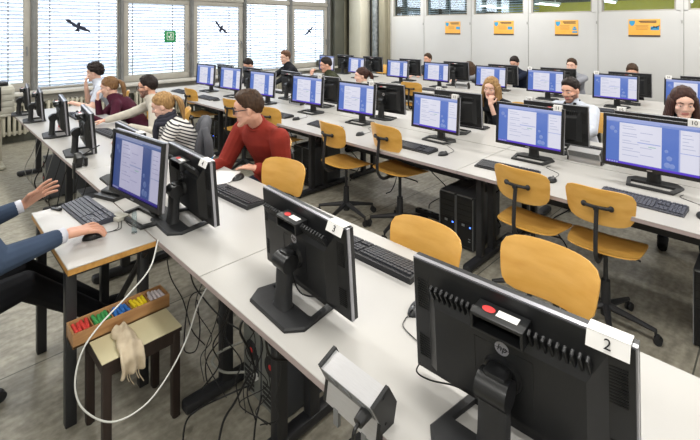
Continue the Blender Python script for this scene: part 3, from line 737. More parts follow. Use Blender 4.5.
def mouse(u, v, a, label, to=None):
    o = ms0 if not mused else copy_tree(ms0); mused.append(1)
    o.location = W(u, v, DZ + .0005); o.rotation_euler = (0, 0, a); tag(o, label, 'mouse', 'computer mice on the desks')
    if to:
        # the cord, in the mouse's own space
        inv = Matrix.Rotation(-a, 4, 'Z') @ Matrix.Translation(-W(u, v, DZ)); e = inv @ W(to[0], to[1], DZ + .003)
        p = [(0, .052, .006), (.0, .08, .003), (e.x * .35 + .03, .08 + (e.y - .08) * .4, .003), (e.x * .8 - .03, .08 + (e.y - .08) * .75, .003), (e.x, e.y, .003)]
        mb = MB(M['cable']); mb.tube(catmull(p, 8), .0018, 6); mb.build('mouse_cord', o, ang=None)
keyboard(1.31, 1.50, PI + R(2), 'black keyboard behind the monitor with card 3'); mouse(.97, 1.33, PI, 'black mouse half hidden by the left edge of the monitor with card 2', (.8, 1.15))
keyboard(2.42, 1.42, PI + R(3), 'black keyboard in front of the man in red'); mouse(2.70, 1.60, PI + R(20), 'black mouse beside the notes of the man in red', (2.6, 1.2))
keyboard(3.95, 1.34, PI + R(8), 'dark keyboard in front of the woman in the striped shirt', True); keyboard(4.75, 1.38, PI + R(4), 'flat dark keyboard under the hand of the man in beige')
keyboard(5.95, 1.38, PI, 'keyboard in front of the boy in the white T-shirt')
L2 = [(.62, 'black keyboard below the monitor with card 10', 1, .33), (1.46, 'black keyboard below the monitor with card 11', 0, 1.14), (2.32, 'black keyboard below the monitor with card 12', 0, 2.01),
      (3.47, 'black keyboard below the monitor with card 13', 0, 2.96), (4.32, 'black keyboard below the monitor with card 14', 0, 3.97), (5.2, 'black keyboard behind the head of the man in red', 0, 4.9), (6.1, 'black keyboard second from the window end of the second row', 0, 5.82),
      (7.0, 'black keyboard at the window end of the second row', 0, 6.7)]
for i, (u, l, lt, mu) in enumerate(L2):
    keyboard(u, 3.09, R((-2, 3, 0, -3, 2, 0, 2, 0)[i]), l, bool(lt)); mouse(mu, 3.10, R((8, 5, -10, 0, 5, 0, 0, 10)[i]), 'mouse right of the ' + l.replace('black ', ''), (mu + .13, 3.42))
for i, (u, l) in enumerate(((.75, 'keyboard on the far side desk before the dark-haired woman'), (1.30, 'black keyboard behind the monitor with card 11, before the bearded man'), (2.42, 'keyboard on the far side desk before the blonde woman'), (4.5, 'keyboard on the far side desk before the man in olive'), (5.9, 'keyboard on the far side desk before the man in the dark jacket'))):
    keyboard(u, 4.20 if i != 1 else 4.16, PI + R(3 * (-1) ** i), l)
for i, u in enumerate((4.2, 3.3, 2.4, 1.6, .8, 5.2)):
    keyboard(u, 6.15, R(2), 'black keyboard on the near side of the rearmost row, ' + ['fifth', 'fourth', 'third', 'second', 'first', 'sixth'][i] + ' from the right edge')
keyboard(2.80, .70, R(4), 'slate grey keyboard on the small table of the man in the suit', True, 1)
# black power brick / stand beside the socket strip is built with the strips below

# ------------------------------------------------------------------ PC towers
def make_tower():
    root = empty('pc_tower'); w_, h_, d_ = .155, .43, .44
    MB(M['tower']).box((0, 0, h_ / 2 + .005), (w_, d_, h_), bev=.004).build('tower_case', root)
    mb = MB(M['black'], M['slot'], M['grey_metal']); y = -d_ / 2 - .008
    mb.box((0, y, h_ / 2 + .005), (w_ - .012, .02, h_ - .008), bev=.005)
    for k in range(4): mb.box((0, y - .011, h_ - .045 - k * .043), (w_ - .026, .002, .038), mi=0); mb.box((0, y - .0115, h_ - .066 - k * .043), (w_ - .026, .002, .003), mi=1)
    mb.box((0, y - .011, .13), (w_ - .03, .002, .19), mi=1); mb.box((-.01, y - .0125, h_ - .23), (.026, .002, .018), mi=2); mb.box((-w_ / 2 + .003, y - .006, h_ / 2), (.005, .012, h_ - .02), mi=2); mb.box((w_ / 2 - .003, y - .006, h_ / 2), (.005, .012, h_ - .02), mi=2)
    mb.box((0, y - .002, h_ + .001), (w_ - .02, .016, .008), mi=2)
    for k in range(2): mb.box((.045, y - .0125, .10 - k * .02), (.018, .002, .008), mi=2)
    mb.build('front_panel', root)
    MB(M['led']).box((.052, y - .0125, h_ - .235), (.012, .003, .012), bev=.002).build('power_light', root)
    mb = MB(M['tower_rear'], M['fan'], M['red'], M['paper']); y = d_ / 2 + .001
    mb.box((0, y, h_ / 2), (w_ - .01, .003, h_ - .01))
    for zc, r in ((h_ - .075, .038), (.22, .045)):
        for q in range(4): mb.tube([(r * (q + 1) / 4 * math.cos(t * PI / 10), y + .003, zc + r * (q + 1) / 4 * math.sin(t * PI / 10)) for t in range(21)], .0022, 5, mi=1)
        mb.cyl((0, y + .001, zc), (0, y + .0025, zc), r, seg=20, mi=1); mb.cyl((0, y + .002, zc), (0, y + .006, zc), .012, seg=14, mi=2)
    for k in range(5): mb.box((.02, y + .002, .03 + k * .022), (.085, .003, .012), mi=1)
    mb.box((-.05, y + .003, .17), (.02, .006, .10), mi=1); mb.box((-.05, y + .008, .12), (.016, .02, .03), mi=3)
    mb.build('rear_panel', root)
    mb = MB(M['fan']);
    for sx in (-1, 1):
        for sy in (-1, 1): mb.box((sx * .055, sy * .18, .003), (.025, .03, .006))
    mb.build('tower_feet', root)
    reg(root); return root
tw0 = make_tower(); tused = []
def tower(u, v, a, label, group):
    o = tw0 if not tused else copy_tree(tw0); tused.append(1); o.location = W(u, v, 0); o.rotation_euler = (0, 0, a); tag(o, label, 'computer tower', group)
g = 'computer towers under the second row'
for (u, l) in ((1.85, 'right one of the pair beside the bare floor at picture centre'), (2.01, 'left one of the pair beside the bare floor at picture centre'), (3.86, 'right one of the pair right of the man in red'), (4.02, 'left one of the pair right of the man in red'),
               (5.93, 'right one of the pair behind the man in red'), (6.09, 'left one of the pair behind the man in red'), (.30, 'left tower at the right picture edge under the desk'), (.14, 'right tower at the right picture edge under the desk')):
    tower(u, 3.40 if u > 1 else 3.36, 0, 'black computer tower, ' + l, g)
g = 'computer towers under the nearest row'
for (u, l) in ((1.70, 'grey tower rear with fans and tangled cables under the nearest desk, right one'), (1.86, 'grey tower rear with fans and tangled cables under the nearest desk, left one'), (4.0, 'dark tower under the nearest row below the fourth monitor from the windows'), (4.17, 'dark tower left of the one below the fourth monitor from the windows'), (5.55, 'dark tower under the window end of the nearest row'), (-.3+.35, 'tower under the desk at the bottom right corner')):
    tower(u, 1.20 if u > 2.5 else 1.40, PI + 0, l, g) if u > 0.06 else None

# ------------------------------------------------------------------ yellow plywood chairs (seat front to +Y)
def slabmesh(Wh, Hh, n, th, fn, seg=40, rings=7):
    vs = []; fs = []
    def pt(r, t):
        c, s_ = math.cos(t), math.sin(t); q = (abs(c / Wh) ** n + abs(s_ / Hh) ** n) ** (-1 / n); return r * q * c, r * q * s_
    for side in (0, 1):
        for i in range(rings + 1):
            r = i / rings
            for k in range(seg):
                a, b = pt(r, 2 * PI * k / seg); p = Vector(fn(a, b)); e = 1e-3
                nx = (Vector(fn(a + e, b)) - p).cross(Vector(fn(a, b + e)) - p).normalized()
                vs.append(p + nx * (th / 2 if side else -th / 2) * (1 if i < rings else .45))
    N = (rings + 1) * seg
    for side in (0, 1):
        for i in range(rings):
            for k in range(seg):
                k2 = (k + 1) % seg; f = (side * N + i * seg + k, side * N + i * seg + k2, side * N + (i + 1) * seg + k2, side * N + (i + 1) * seg + k)
                fs.append(f if side else tuple(reversed(f)))
    for k in range(seg): k2 = (k + 1) % seg; fs.append((rings * seg + k, rings * seg + k2, N + rings * seg + k2, N + rings * seg + k))
    return vs, fs
def star_base(root, r=.27, m='black_metal', hub=.11, col_top=.44, rot=0):
    MB(M[m]).cyl((0, 0, .06), (0, 0, .27), .030, .026, 20).cyl((0, 0, .25), (0, 0, col_top), .014, seg=14, mi=0).build('gas_column', root)
    for k in range(5):
        a = rot + 2 * PI * k / 5; c, s_ = math.cos(a), math.sin(a)
        mb = MB(M[m]); mb.tube([(.02 * c, .02 * s_, .115), (r * .5 * c, r * .5 * s_, .098), (r * c, r * s_, .075)], [.023, .018, .013], 8); mb.cyl((r * c, r * s_, .05), (r * c, r * s_, .085), .008, seg=8)
        leg = mb.build('base_leg', root)
        mb = MB(M['black_rough'], M['grey_metal']); d = Vector((-s_, c, 0)); p = Vector((r * c, r * s_, .0245)) + Vector((c, s_, 0)) * .012
        for q in (-1, 1): mb.cyl(p + d * q * .006, p + d * q * .019, .0245, seg=18)
        mb.box(p + Vector((0, 0, .018)), (.02, .04, .022), rot=Euler((0, 0, a)), bev=.006)
        mb.build('caster', leg)
def make_chair():
    root = empty('swivel_chair')
    def seat(a, b):   # a width, b depth
        z = .490 + .012 * (abs(a) / .2) ** 2 - .022 * max(0, (b - .10) / .1) ** 2 + .018 * max(0, (-b - .1) / .1) ** 1.5
        return (a * (1 + .08 * b / .2), b - .005, z)
    mb = MB(M['ply']); mb.raw(*slabmesh(.215, .200, 4.2, .014, seat)); mb.build('seat', root, ang=40)
    def back(a, b):
        return (a * (1 + .06 * b / .1), -.215 + .055 * (a / .19) ** 2 - .16 * (b + .0) - .10 * max(0, b) ** 1.4, .775 + b)
    mb = MB(M['ply']); mb.raw(*slabmesh(.192, .108, 4.5, .012, back)); mb.build('backrest', root, ang=40)
    mb = MB(M['black_metal'])
    mb.tube(catmull([(0, -.10, .462), (0, -.20, .455), (0, -.262, .52), (0, -.262, .64), (0, -.243, .775)], 6), .013, 8)
    mb.box((0, -.05, .462), (.07, .16, .02), bev=.004)
    mb.build('support_bar', root)
    mb = MB(M['black_rough']); mb.tube(catmull([(-.075, -.228, .78), (-.05, -.240, .78), (0, -.248, .78), (.05, -.240, .78), (.075, -.228, .78)], 5), .010, 10)
    mb.ell((-.075, -.226, .78), (.017, .013, .017)); mb.ell((.075, -.226, .78), (.017, .013, .017)); mb.cyl((0, -.265, .775), (0, -.242, .775), .014, seg=14)
    mb.build('backrest_bracket', root)
    mb = MB(M['black_metal']); mb.box((0, 0, .470), (.20, .14, .022), bev=.004); mb.box((0, 0, .450), (.09, .09, .02), bev=.006); mb.tube([(.05, .0, .44), (.17, .03, .435), (.19, .03, .43)], .006, 8)
    mb.build('seat_plate', root)
    star_base(root); reg(root); return root
ch0 = make_chair(); cused = []
def chair(u, v, a, label, group, dz=0, s=1.0):
    o = ch0 if not cused else copy_tree(ch0); cused.append(1)
    o.location = W(u, v, 0); o.rotation_euler = (0, 0, a); o.scale = (s, s, 1 + dz); tag(o, label, 'chair', group); return o
GA, GB = 'yellow plywood chairs of the nearest row', 'yellow plywood chairs facing the second row'
SC = 1.0
chair(.69, 1.63, PI + R(-2), 'empty yellow plywood chair behind the monitor with card 2', GA, .035)
chair(1.21, 1.54, PI + R(2), 'empty yellow plywood chair behind the keyboard of the monitor with card 3', GA, -.015)
chair(2.38, 1.60, PI + R(10), 'empty yellow plywood chair right of the man in red', GA, .02)
chair(.78, 2.98, R(3), 'yellow plywood chair with worn backrest facing the monitor with card 10', GB, .0, .93)
chair(1.20, 2.93, R(-4), 'yellow plywood chair facing the monitor with card 11, beside the two towers', GB, .03, .95)
chair(2.44, 3.07, R(-8), 'yellow plywood chair right of the bare floor, facing the keyboard of card 12', GB, .10)
chair(2.98, 2.93, R(-6), 'yellow plywood chair facing the monitor with card 13', GB, .05)
chair(4.12, 3.0, R(4), 'yellow plywood chair half hidden behind the head of the man in red', GB, .05)
chair(4.88, 2.97, R(6), 'yellow plywood chair just left of the head of the man in red', GB, .05)
chair(6.15, 3.04, R(0), 'yellow plywood chair at the window end of the second row', GB, .05)
GC = 'yellow plywood chairs of the rear desks'
chair(4.42, 6.0, R(8), 'empty yellow plywood chair at the near side of the rearmost row', GC, .03)
chair(1.50, 5.05, PI + R(5), 'yellow chair of the bearded man in the white jacket', GC)
chair(2.30, 5.08, PI - R(8), 'yellow chair of the blonde woman', GC)
chair(.62, 5.15, PI, 'yellow chair of the dark-haired woman', GC)
chair(4.50, 5.1, PI, 'yellow chair of the woman with the ponytail', GC)
chair(5.95, 5.05, PI + R(8), 'empty yellow chair between the men in the dark jacket and in olive', GC)
chair(7.05, 8.15, PI + R(30), 'yellow chair near the thick pipe at the partition wall', GC)

# ------------------------------------------------------------------ people
def Vv(a): return Vector(a)
class Fig:
    """one continuous body grown from overlapping limb volumes"""
    def __init__(s): s.mb = MB(M['skin']); s.prims = []
    def rc(s, p0, r0, p1, r1, t): s.mb.rc(p0, r0, p1, r1, 12); s.prims.append((Vv(p0), r0, Vv(p1), r1, t))
    def ell(s, c, r, t, mtx=None): s.mb.ell(c, r, 16, 10, mtx=mtx); cc = mtx @ Vv(c) if mtx else Vv(c); m = min(r); s.prims.append((cc, m, cc, m, t))
def hand(F, w, d, n, curl, side, t='skin', k=1.0, spread=0.0):
    """w wrist, d direction to the knuckles, n palm normal, side +1 = thumb towards s"""
    d = Vv(d).normalized(); n = Vv(n); n = (n - d * n.dot(d)).normalized(); s_ = d.cross(n) * side
    for off in (-.026, -.009, .009, .026):
        F.rc(w + s_ * off * .55 * k, .015 * k, w + d * .078 * k + s_ * off * k, .0115 * k, t)
    for off, L in ((-.030, .060), (-.010, .074), (.011, .080), (.032, .070)):
        p = w + d * .080 * k + s_ * off * k * (1 + spread * .15); dd = (d + s_ * off * spread * 9).normalized(); rr = .0092 * k; c = curl
        for j, f in enumerate((.45, .32, .23)):
            rot = Matrix.Rotation(c * ((.7 if j == 0 else 1.0) if not spread else (.3, 1.6, 1.2)[j]), 3, d.cross(n)); dd = rot @ dd
            # curl towards the palm normal
            p2 = p + dd * L * f * k; F.rc(p, rr, p2, rr * .92, t); p = p2; rr *= .93
    p = w + d * .020 * k + s_ * .024 * k; p1 = p + (d * .55 + s_ * .75 + n * .25).normalized() * .042 * k; p2 = p1 + (d * .9 + s_ * .25 + n * .3).normalized() * .032 * k
    F.rc(p, .014 * k, p1, .0115 * k, t); F.rc(p1, .0112 * k, p2, .009 * k, t)
def ik(S, Wp, a, b, hint):
    v = Wp - S; L = min(v.length, (a + b) * .995); d = v.normalized(); x = (a * a - b * b + L * L) / (2 * L); h = math.sqrt(max(a * a - x * x, 0))
    hn = hint - d * hint.dot(d); hn = hn.normalized() if hn.length > 1e-4 else d.orthogonal().normalized()
    return S + d * x + hn * h, S + d * L
HAIRLINE = {'short': [(0, .52), (.45, .50), (.75, .30), (1.0, .18), (1.2, -.12), (1.55, -.16), (1.75, -.30), (2.2, -.70), (3.15, -.85)],
            'long': [(0, .58), (.4, .45), (.8, .05), (1.1, -.5), (1.7, -.9), (2.2, -1.1), (3.15, -1.1)],
            'tail': [(0, .40), (.5, .32), (.9, .10), (1.25, -.10), (1.6, -.30), (1.9, -.75), (2.3, -1.0), (3.15, -1.05)]}
def head(F, c, Rm, fem=False, t='skin'):
    mt = Matrix.Translation(c) @ Rm.to_4x4()
    def E(p, r, tt=t): F.ell(p, r, tt, mt)
    def C(p0, r0, p1, r1, tt=t): F.rc(mt @ Vv(p0), r0, mt @ Vv(p1), r1, tt)
    E((0, -.015, .028), (.074, .094, .088)); E((0, .022, -.03), (.060, .064, .078)); j = .9 if fem else 1
    E((0, .03, .03), (.062, .062, .05))
    for q in (-1, 1):
        C((q * .045 * j, .01, -.055), .022, (q * .016, .062, -.098), .018)
        E((q * .073, -.008, -.012), (.012, .018, .030)); E((q * .038, .056, -.028), (.024, .022, .022))
        C((q * .014, .080, .022), .011, (q * .045, .066, .020), .010)
    E((0, .072, -.101), (.021, .021, .018)); C((0, .084, .010), .009, (0, .100, -.026), .011); C((-.011, .088, -.032), .008, (.011, .088, -.032), .008)
    C((-.018, .078, -.060), .008, (.018, .078, -.060), .008, 'lips'); C((-.013, .079, -.067), .008, (.013, .079, -.067), .008, 'lips')
    return mt
def person(label, hd, face, hands, top='c_red', skin_='skin', hair='h_brown', style='short', head_yaw=0, pitch=12, roll=0, sleeve='long', trousers='c_jeans', glasses=False,
           wide=1.0, neckw=None, pelw=None, beard=False, fem=False, voxel=.0075, group='people sitting at the computers', lean=None, scarf=None, jacket=None, watch=False, hipback=None, hairx=1.0, knee=None, name='person', size=1.0, bulk=1.0, ankx=0.0):
    u, v, z = hd; fdir = face; rz = fdir  # rotation of the person's +Y
    H = W(u, v, z); fw = Matrix.Rotation(rz, 3, 'Z') @ Vector((0, 1, 0)); rt = Matrix.Rotation(rz, 3, 'Z') @ Vector((1, 0, 0))
    neck = H - Vector((0, 0, .135 * size)) - fw * .035 * size; neck -= fw * math.sin(R(pitch)) * .03
    if neckw: neck = W(*neckw)
    base_z = .56; dz = neck.z - .055 - base_z; TL = .47 * size
    hb = math.sqrt(max(TL * TL - dz * dz, .0)) if hipback is None else hipback
    hb = min(hb, .34)
    pel = neck - Vector((0, 0, neck.z - base_z)) - fw * hb
    if pelw: pel = W(pelw[0], pelw[1], base_z)
    o0 = Vector((pel.x, pel.y, 0)); inv = (Matrix.Translation(o0) @ Matrix.Rotation(rz, 4, 'Z') @ Matrix.Scale(size, 4)).inverted()
    root = empty(name, o0, rz, size); root['label'] = label; root['category'] = 'person'; root['group'] = group
    Lp = lambda p: inv @ p
    F = Fig(); P = Lp(pel); N = Lp(neck); Hc = Lp(H)
    g = .92 if fem else 1.0
    ch = P.lerp(N, .80) + Vector((0, -.02, .0)); wa = P.lerp(N, .38) + Vector((0, -.045, 0))
    # torso
    mbt = F.mb
    up = (N - P).normalized(); fx = Vector((1, 0, 0)); fy = up.cross(fx) * -1
    secs = []
    for t_, off, a, b in ((-.10, 0, .150, .105), (0, 0, .172, .122), (.2, -.025, .152, .112), (.42, -.04, .140 * g, .105), (.62, -.035, .162 * g, .118), (.80, -.025, .176 * g, .115), (.93, -.012, .150 * g, .092), (1.02, -.005, .085, .070), (1.10, .0, .055, .058)):
        secs.append((P + (N - P) * t_ + Vector((0, 1, 0)) * off, a, b))
    vs = []; fs = []; seg = 24
    for c_, a, b in secs:
        for k in range(seg):
            an = 2 * PI * k / seg; vs.append(c_ + fx * a * wide * math.cos(an) + fy * b * math.sin(an))
    for i in range(len(secs) - 1):
        for k in range(seg): k2 = (k + 1) % seg; fs.append((i * seg + k, i * seg + k2, (i + 1) * seg + k2, (i + 1) * seg + k))
    fs.append(tuple(reversed(range(seg)))); fs.append(tuple((len(secs) - 1) * seg + k for k in range(seg))); mbt.raw(vs, fs)
    tt = 'top'
    for a_, b_ in ((0.05, .97),):
        for q in (-.07, 0, .07): F.prims.append((P.lerp(N, a_) + fx * q, .10, P.lerp(N, b_) + fx * q * .6, .075, tt))
    if fem:
        for q in (-1, 1): F.ell(P.lerp(N, .70) + fx * q * .065 + Vector((0, .065, 0)), (.058, .05, .055), 'top')
    # neck and head
    Hr = Matrix.Rotation(R(head_yaw), 3, 'Z') @ Matrix.Rotation(R(-pitch), 3, 'X') @ Matrix.Rotation(R(roll), 3, 'Y')
    nb = Hc + Hr @ Vector((0, -.025, -.055)); F.rc(N + Vector((0, 0, .0)), .055, nb, .050, 'skin')
    mt = head(F, Hc, Hr, fem, 'skin')
    # legs
    for q in (-1, 1):
        hp = P + Vector((q * .09, .02, -.02)); kn = Vector((P.x + q * .13, P.y + .40, .50)); an = Vector((P.x + q * .13, P.y + .36, .10))
        if knee: kn = P * 0 + Vector(knee[0]); kn.x = P.x + q * kn.x + ankx * .4; an = Vector(knee[1]); an.x = P.x + q * an.x + ankx
        F.rc(hp, .088, kn, .060, 'trousers'); F.rc(kn, .060, an, .042, 'trousers')
        F.rc(an + Vector((0, -.02, -.055)), .040, an + Vector((0, .13, -.065)), .034, 'shoe')
    # arms
    sh = []
    for q, hs in zip((-1, 1), hands):
        S = P.lerp(N, .86) + Vector((q * (.178 * g * wide), -.005, -.005)); bk = bulk
        tgt = Lp(W(*hs['p'])); hint = Vector(hs.get('hint', (q * .45, -.3, -1)))
        E_, Wr = ik(S, tgt, .285, .255, hint)
        bare = sleeve == 'short'
        F.rc(P.lerp(N, .9) + Vector((q * .07 * wide, -.01, 0)), .062, S, .062 * g, 'top')
        if bare:
            M_ = S.lerp(E_, .62); F.rc(S, .062 * g, M_, .056 * g, 'top'); F.rc(M_, .042 * g, E_, .038 * g, 'skin'); F.rc(E_, .038 * g, Wr, .025 * g, 'skin')
        else:
            F.rc(S, .062 * g * bk, E_, .051 * g * bk, 'top'); Cf = E_.lerp(Wr, hs.get('cuff', .93)); F.rc(E_, .051 * g * bk, Cf, .036 * g * bk, 'top'); F.rc(Cf, .026, Wr, .024, 'skin')
        d = hs.get('d'); d = (inv.to_3x3() @ Vector(W(*d))) if d else (Vector((-q * .25, 1, -.12)))
        n = hs.get('n'); n = (inv.to_3x3() @ Vector(W(*n))) if n else Vector((0, 0, -1))
        hand(F, Wr, d, n, hs.get('curl', .35), q if q > 0 else -1, 'skin', .95 if fem else hs.get('k', 1.0), hs.get('spread', 0.0))
        sh.append((S, E_, Wr))
    # grow together
    bm = F.mb; tmp = bm.build('tmp_body', None, ang=None)
    rm = tmp.modifiers.new('r', 'REMESH'); rm.mode = 'VOXEL'; rm.voxel_size = voxel; rm.use_smooth_shade = True
    sm = tmp.modifiers.new('s', 'SMOOTH'); sm.factor = .5; sm.iterations = 3
    dg = bpy.context.evaluated_depsgraph_get(); dg.update()
    me = bpy.data.meshes.new_from_object(tmp.evaluated_get(dg)); bpy.data.objects.remove(tmp); me.name = 'body'
    names = ['skin', 'top', 'trousers', 'shoe', 'lips', 'stubble']
    me.materials.clear()
    for m in (skin_, top, trousers, 'c_shoe', 'lips', 'stubble'): me.materials.append(M[m])
    nP = len(me.polygons); cc = np.empty(nP * 3, np.float32); me.polygons.foreach_get('center', cc); cc = cc.reshape(-1, 3)
    best = np.full(nP, 9.0); idx = np.zeros(nP, np.int32)
    for a, ra, b, rb, t in F.prims:
        a_ = np.array(a); ab = np.array(b) - a_; L2_ = max((ab ** 2).sum(), 1e-9); tt_ = np.clip(((cc - a_) @ ab) / L2_, 0, 1)
        dd = np.linalg.norm(cc - (a_ + tt_[:, None] * ab), axis=1) - (ra + (rb - ra) * tt_)
        k = dd < best; best[k] = dd[k]; idx[k] = names.index(t)
    Hm = np.array((mt.inverted())); hc = cc @ Hm[:3, :3].T + Hm[:3, 3]
    inh = (np.abs(hc[:, 0]) < .10) & (hc[:, 2] > -.125) & (hc[:, 1] > -.12) & (hc[:, 1] < .14) & (hc[:, 2] < .13) & ((idx == 0) | (idx == 4))
    lip = inh & (np.abs(hc[:, 0]) < .024) & (hc[:, 2] < -.052) & (hc[:, 2] > -.074) & (hc[:, 1] > .07)
    idx[(idx == 4)] = 0
    if beard: idx[inh & (hc[:, 2] < -.035) & (hc[:, 1] > -.02) & (np.abs(hc[:, 0]) + hc[:, 2] * .0 > -1) & ((hc[:, 2] < -.072) | (np.abs(hc[:, 0]) > .045) | ((hc[:, 2] > -.052) & (hc[:, 2] < -.040) & (np.abs(hc[:, 0]) < .03)))] = 5
    idx[lip] = 4
    me.polygons.foreach_set('material_index', idx); me.polygons.foreach_set('use_smooth', [True] * nP)
    body = bpy.data.objects.new('body', me); col.objects.link(body); body.parent = root
    # eyes, brows
    for q in (-1, 1):
        mb = MB(M['eye_w'], M['iris'], M[skin_]); mb.ell((q * .031, .0705, .000), (.0125, .0125, .0085), 14, 10, mtx=mt); mb.ell((q * .031, .0795, -.001), (.0055, .0040, .0055), 10, 8, mi=1, mtx=mt)
        mb.ell((q * .031, .0700, .006), (.0150, .0140, .0065), 14, 8, mi=2, mtx=mt); mb.build('eye', root, ang=None)
        mb = MB(M[hair]); mb.tube([mt @ Vv((q * .014, .090, .021)), mt @ Vv((q * .032, .085, .027)), mt @ Vv((q * .050, .070, .021))], [.0035, .0042, .002], 6); mb.build('eyebrow', root, ang=None)
    # hair
    tab = HAIRLINE[style if style in HAIRLINE else 'short']
    def hl(az):
        for (a0, z0), (a1, z1) in zip(tab[:-1], tab[1:]):
            if az <= a1: f = (az - a0) / (a1 - a0); return z0 + (z1 - z0) * f
        return tab[-1][1]
    sd = sum(ord(x) for x in label)
    amp = {'curly': .022}.get(style, .007)
    def fn(d, v):
        az = abs(math.atan2(d.x, d.y)); lim = hl(az); k = (d.z - lim + .06 + .05 * noise.noise(Vector((az * 6, sd, d.z * 3)))) / (.26 if style != 'long' else .14); k = max(0., min(1., k)); k = 1 - (1 - k) ** 2.2
        nz = noise.noise(Vector((d.x * 5 + sd, d.y * 5, d.z * 5))) * amp + noise.noise(Vector((d.x * 14, d.y * 14 + sd, d.z * 6))) * amp * .6
        top_ = max(0, d.z) ** 2 * (.010 if style in ('short', 'curly') else .004) + (.012 * max(0, d.y) * max(0, min(1, (d.z - .35) * 4)) if style == 'short' else 0) * hairx
        if style == 'curly': top_ += .016
        c_ = Vector((0, -.015, .028)); o = v - c_
        return c_ + o * (.885 + .115 * k) + d * (k * k) * (nz + top_)
    mb = MB(M[hair]); hr = (.081, .101, .097) if style != 'long' else (.086, .104, .099)
    mb.ell((0, -.015, .028), hr, 56, 40, mtx=mt, fn=fn)
    rnd = random.Random(sd)
    if style == 'long':
        for k in range(26):
            a = PI * (.32 + 1.36 * k / 25) ; x, y = math.sin(a), math.cos(a)
            p0 = Vector((x * .078, -.02 + y * .088, .03)); p1 = Vector((x * .093, -.03 + y * .098, -.07)); 
            p2 = p1 + Vector((x * .010 + rnd.uniform(-.01, .01), (y - .1) * .012, -.10)); p3 = p2 + Vector((-x * .015 + rnd.uniform(-.015, .015), .01, -.09 - rnd.uniform(0, .04)))
            g1 = [mt @ p0, mt @ p1, mt @ p2, mt @ p3]
            g1[3].z = min(g1[3].z, g1[2].z - .03)
            mb.tube(catmull(g1, 5), [.020, .021, .022, .022, .022, .021, .021, .02, .02, .019, .018, .016, .014, .011, .007, .002], 8)
    if style == 'tail':
        for k in range(9):
            a = 2 * PI * k / 9; x, y = math.cos(a) * .012, math.sin(a) * .012
            g1 = [mt @ Vector((x * .7, -.10, .035 + y)), mt @ Vector((x * 1.2, -.135 + y, .035 + y)), mt @ Vector((x * 1.6, -.155 + y, -.02)), mt @ Vector((x * 1.5, -.15 + y, -.10)), mt @ Vector((x * .8 + rnd.uniform(-.01, .01), -.135, -.19 - rnd.uniform(0, .03)))]
            mb.tube(catmull(g1, 4), [.010, .012, .013, .014, .015, .016, .016, .016, .016, .015, .014, .013, .011, .010, .008, .005, .002], 7)
        mb.tube([mt @ Vv((-.018, -.112, .035)), mt @ Vv((0, -.116, .055)), mt @ Vv((.018, -.112, .035)), mt @ Vv((0, -.108, .015)), mt @ Vv((-.018, -.112, .035))], .007, 6)
    mb.build('hair', root, ang=None)
    if glasses:
        mb = MB(M['black'])
        for q in (-1, 1):
            pts = [(q * .032 + .024 * math.copysign(abs(math.cos(t * PI / 8)) ** .6, math.cos(t * PI / 8)), .094, .0 + .017 * math.copysign(abs(math.sin(t * PI / 8)) ** .6, math.sin(t * PI / 8))) for t in range(17)]
            mb.tube([mt @ Vv(p) for p in pts], .0030, 6); mb.tube([mt @ Vv((q * .056, .092, .006)), mt @ Vv((q * .074, .06, .006)), mt @ Vv((q * .081, -.005, .004))], .0032, 6)
        mb.tube([mt @ Vv((-.009, .095, .004)), mt @ Vv((0, .099, .006)), mt @ Vv((.009, .095, .004))], .002, 6)
        mb.build('glasses', root, ang=None)
    if watch:
        S, E_, Wr = sh[watch[0]]; a = Wr.lerp(E_, .10); d = (Wr - E_).normalized(); up_ = Vector((0, 0, 1)); up_ = (up_ - d * up_.dot(d)).normalized()
        mb = MB(M['chrome'], M['white']); s2 = d.cross(up_)
        for off in (-.005, .0, .005): mb.tube([a + d * off + (up_ * math.sin(t * PI / 8) + s2 * math.cos(t * PI / 8)) * .029 for t in range(17)], .004, 6)
        mb.cyl(a + up_ * .026, a + up_ * .036, .017, seg=20); mb.cyl(a + up_ * .036, a + up_ * .0365, .014, seg=20, mi=1); mb.build('wrist_watch', root)
    if scarf:
        mb = MB(M[scarf]); c_ = N + Vector((0, .005, .02))
        for k, (rr, zz, th) in enumerate(((.075, .0, .026), (.080, -.03, .028), (.07, .03, .022))):
            mb.tube([c_ + Vector((rr * math.cos(t * PI / 8), rr * math.sin(t * PI / 8) * .9 + .005, zz - .02 * math.sin(t * PI / 8) + .006 * math.sin(t * 2.1 + k))) for t in range(17)], th, 8)
        mb.tube([c_ + Vector((.03, .08, -.02)), c_ + Vector((.02, .10, -.12)), c_ + Vector((.03, .10, -.24))], [.028, .030, .02], 8)
        mb.build('scarf', root, ang=None)
    if not scarf and not jacket:
        mb = MB(M[top]); cN = N.lerp(nb, .30); ax = (nb - N).normalized(); e1 = Vector((1, 0, 0)); e2 = ax.cross(e1).normalized(); e1 = e2.cross(ax)
        mb.tube([cN + e1 * (.061 * math.cos(t)) + e2 * (.061 * math.sin(t)) for t in np.linspace(0, 2 * PI, 25)], .010, 8); mb.build('collar', root, ang=None)
    if jacket:   # open jacket panels over the chest
        mb = MB(M[jacket])
        for q in (-1, 1):
            pts = [N + Vector((q * .045, .045, .01)), N + Vector((q * .06, .085, -.06)), N + Vector((q * .075, .115, -.16)), P.lerp(N, .4) + Vector((q * .09, .10, 0))]
            mb.tube(catmull(pts, 5), .017, 8)
        mb.tube([N + Vector((.055 * math.cos(t), -.01 + .055 * math.sin(t), .025)) for t in np.linspace(-.2 - PI, .2, 9)], .018, 8)
        mb.build('collar', root, ang=None)
    root['sh'] = 0; del root['sh']
    return root, sh, (Matrix.Translation(o0) @ Matrix.Rotation(rz, 4, 'Z')), mt
def F_(deg): return PI - R(deg)      # facing the camera side of a row, turned deg towards the windows
KB = lambda u, v, du=.10: [dict(p=(u + du, v, .795)), dict(p=(u - du, v, .795))]
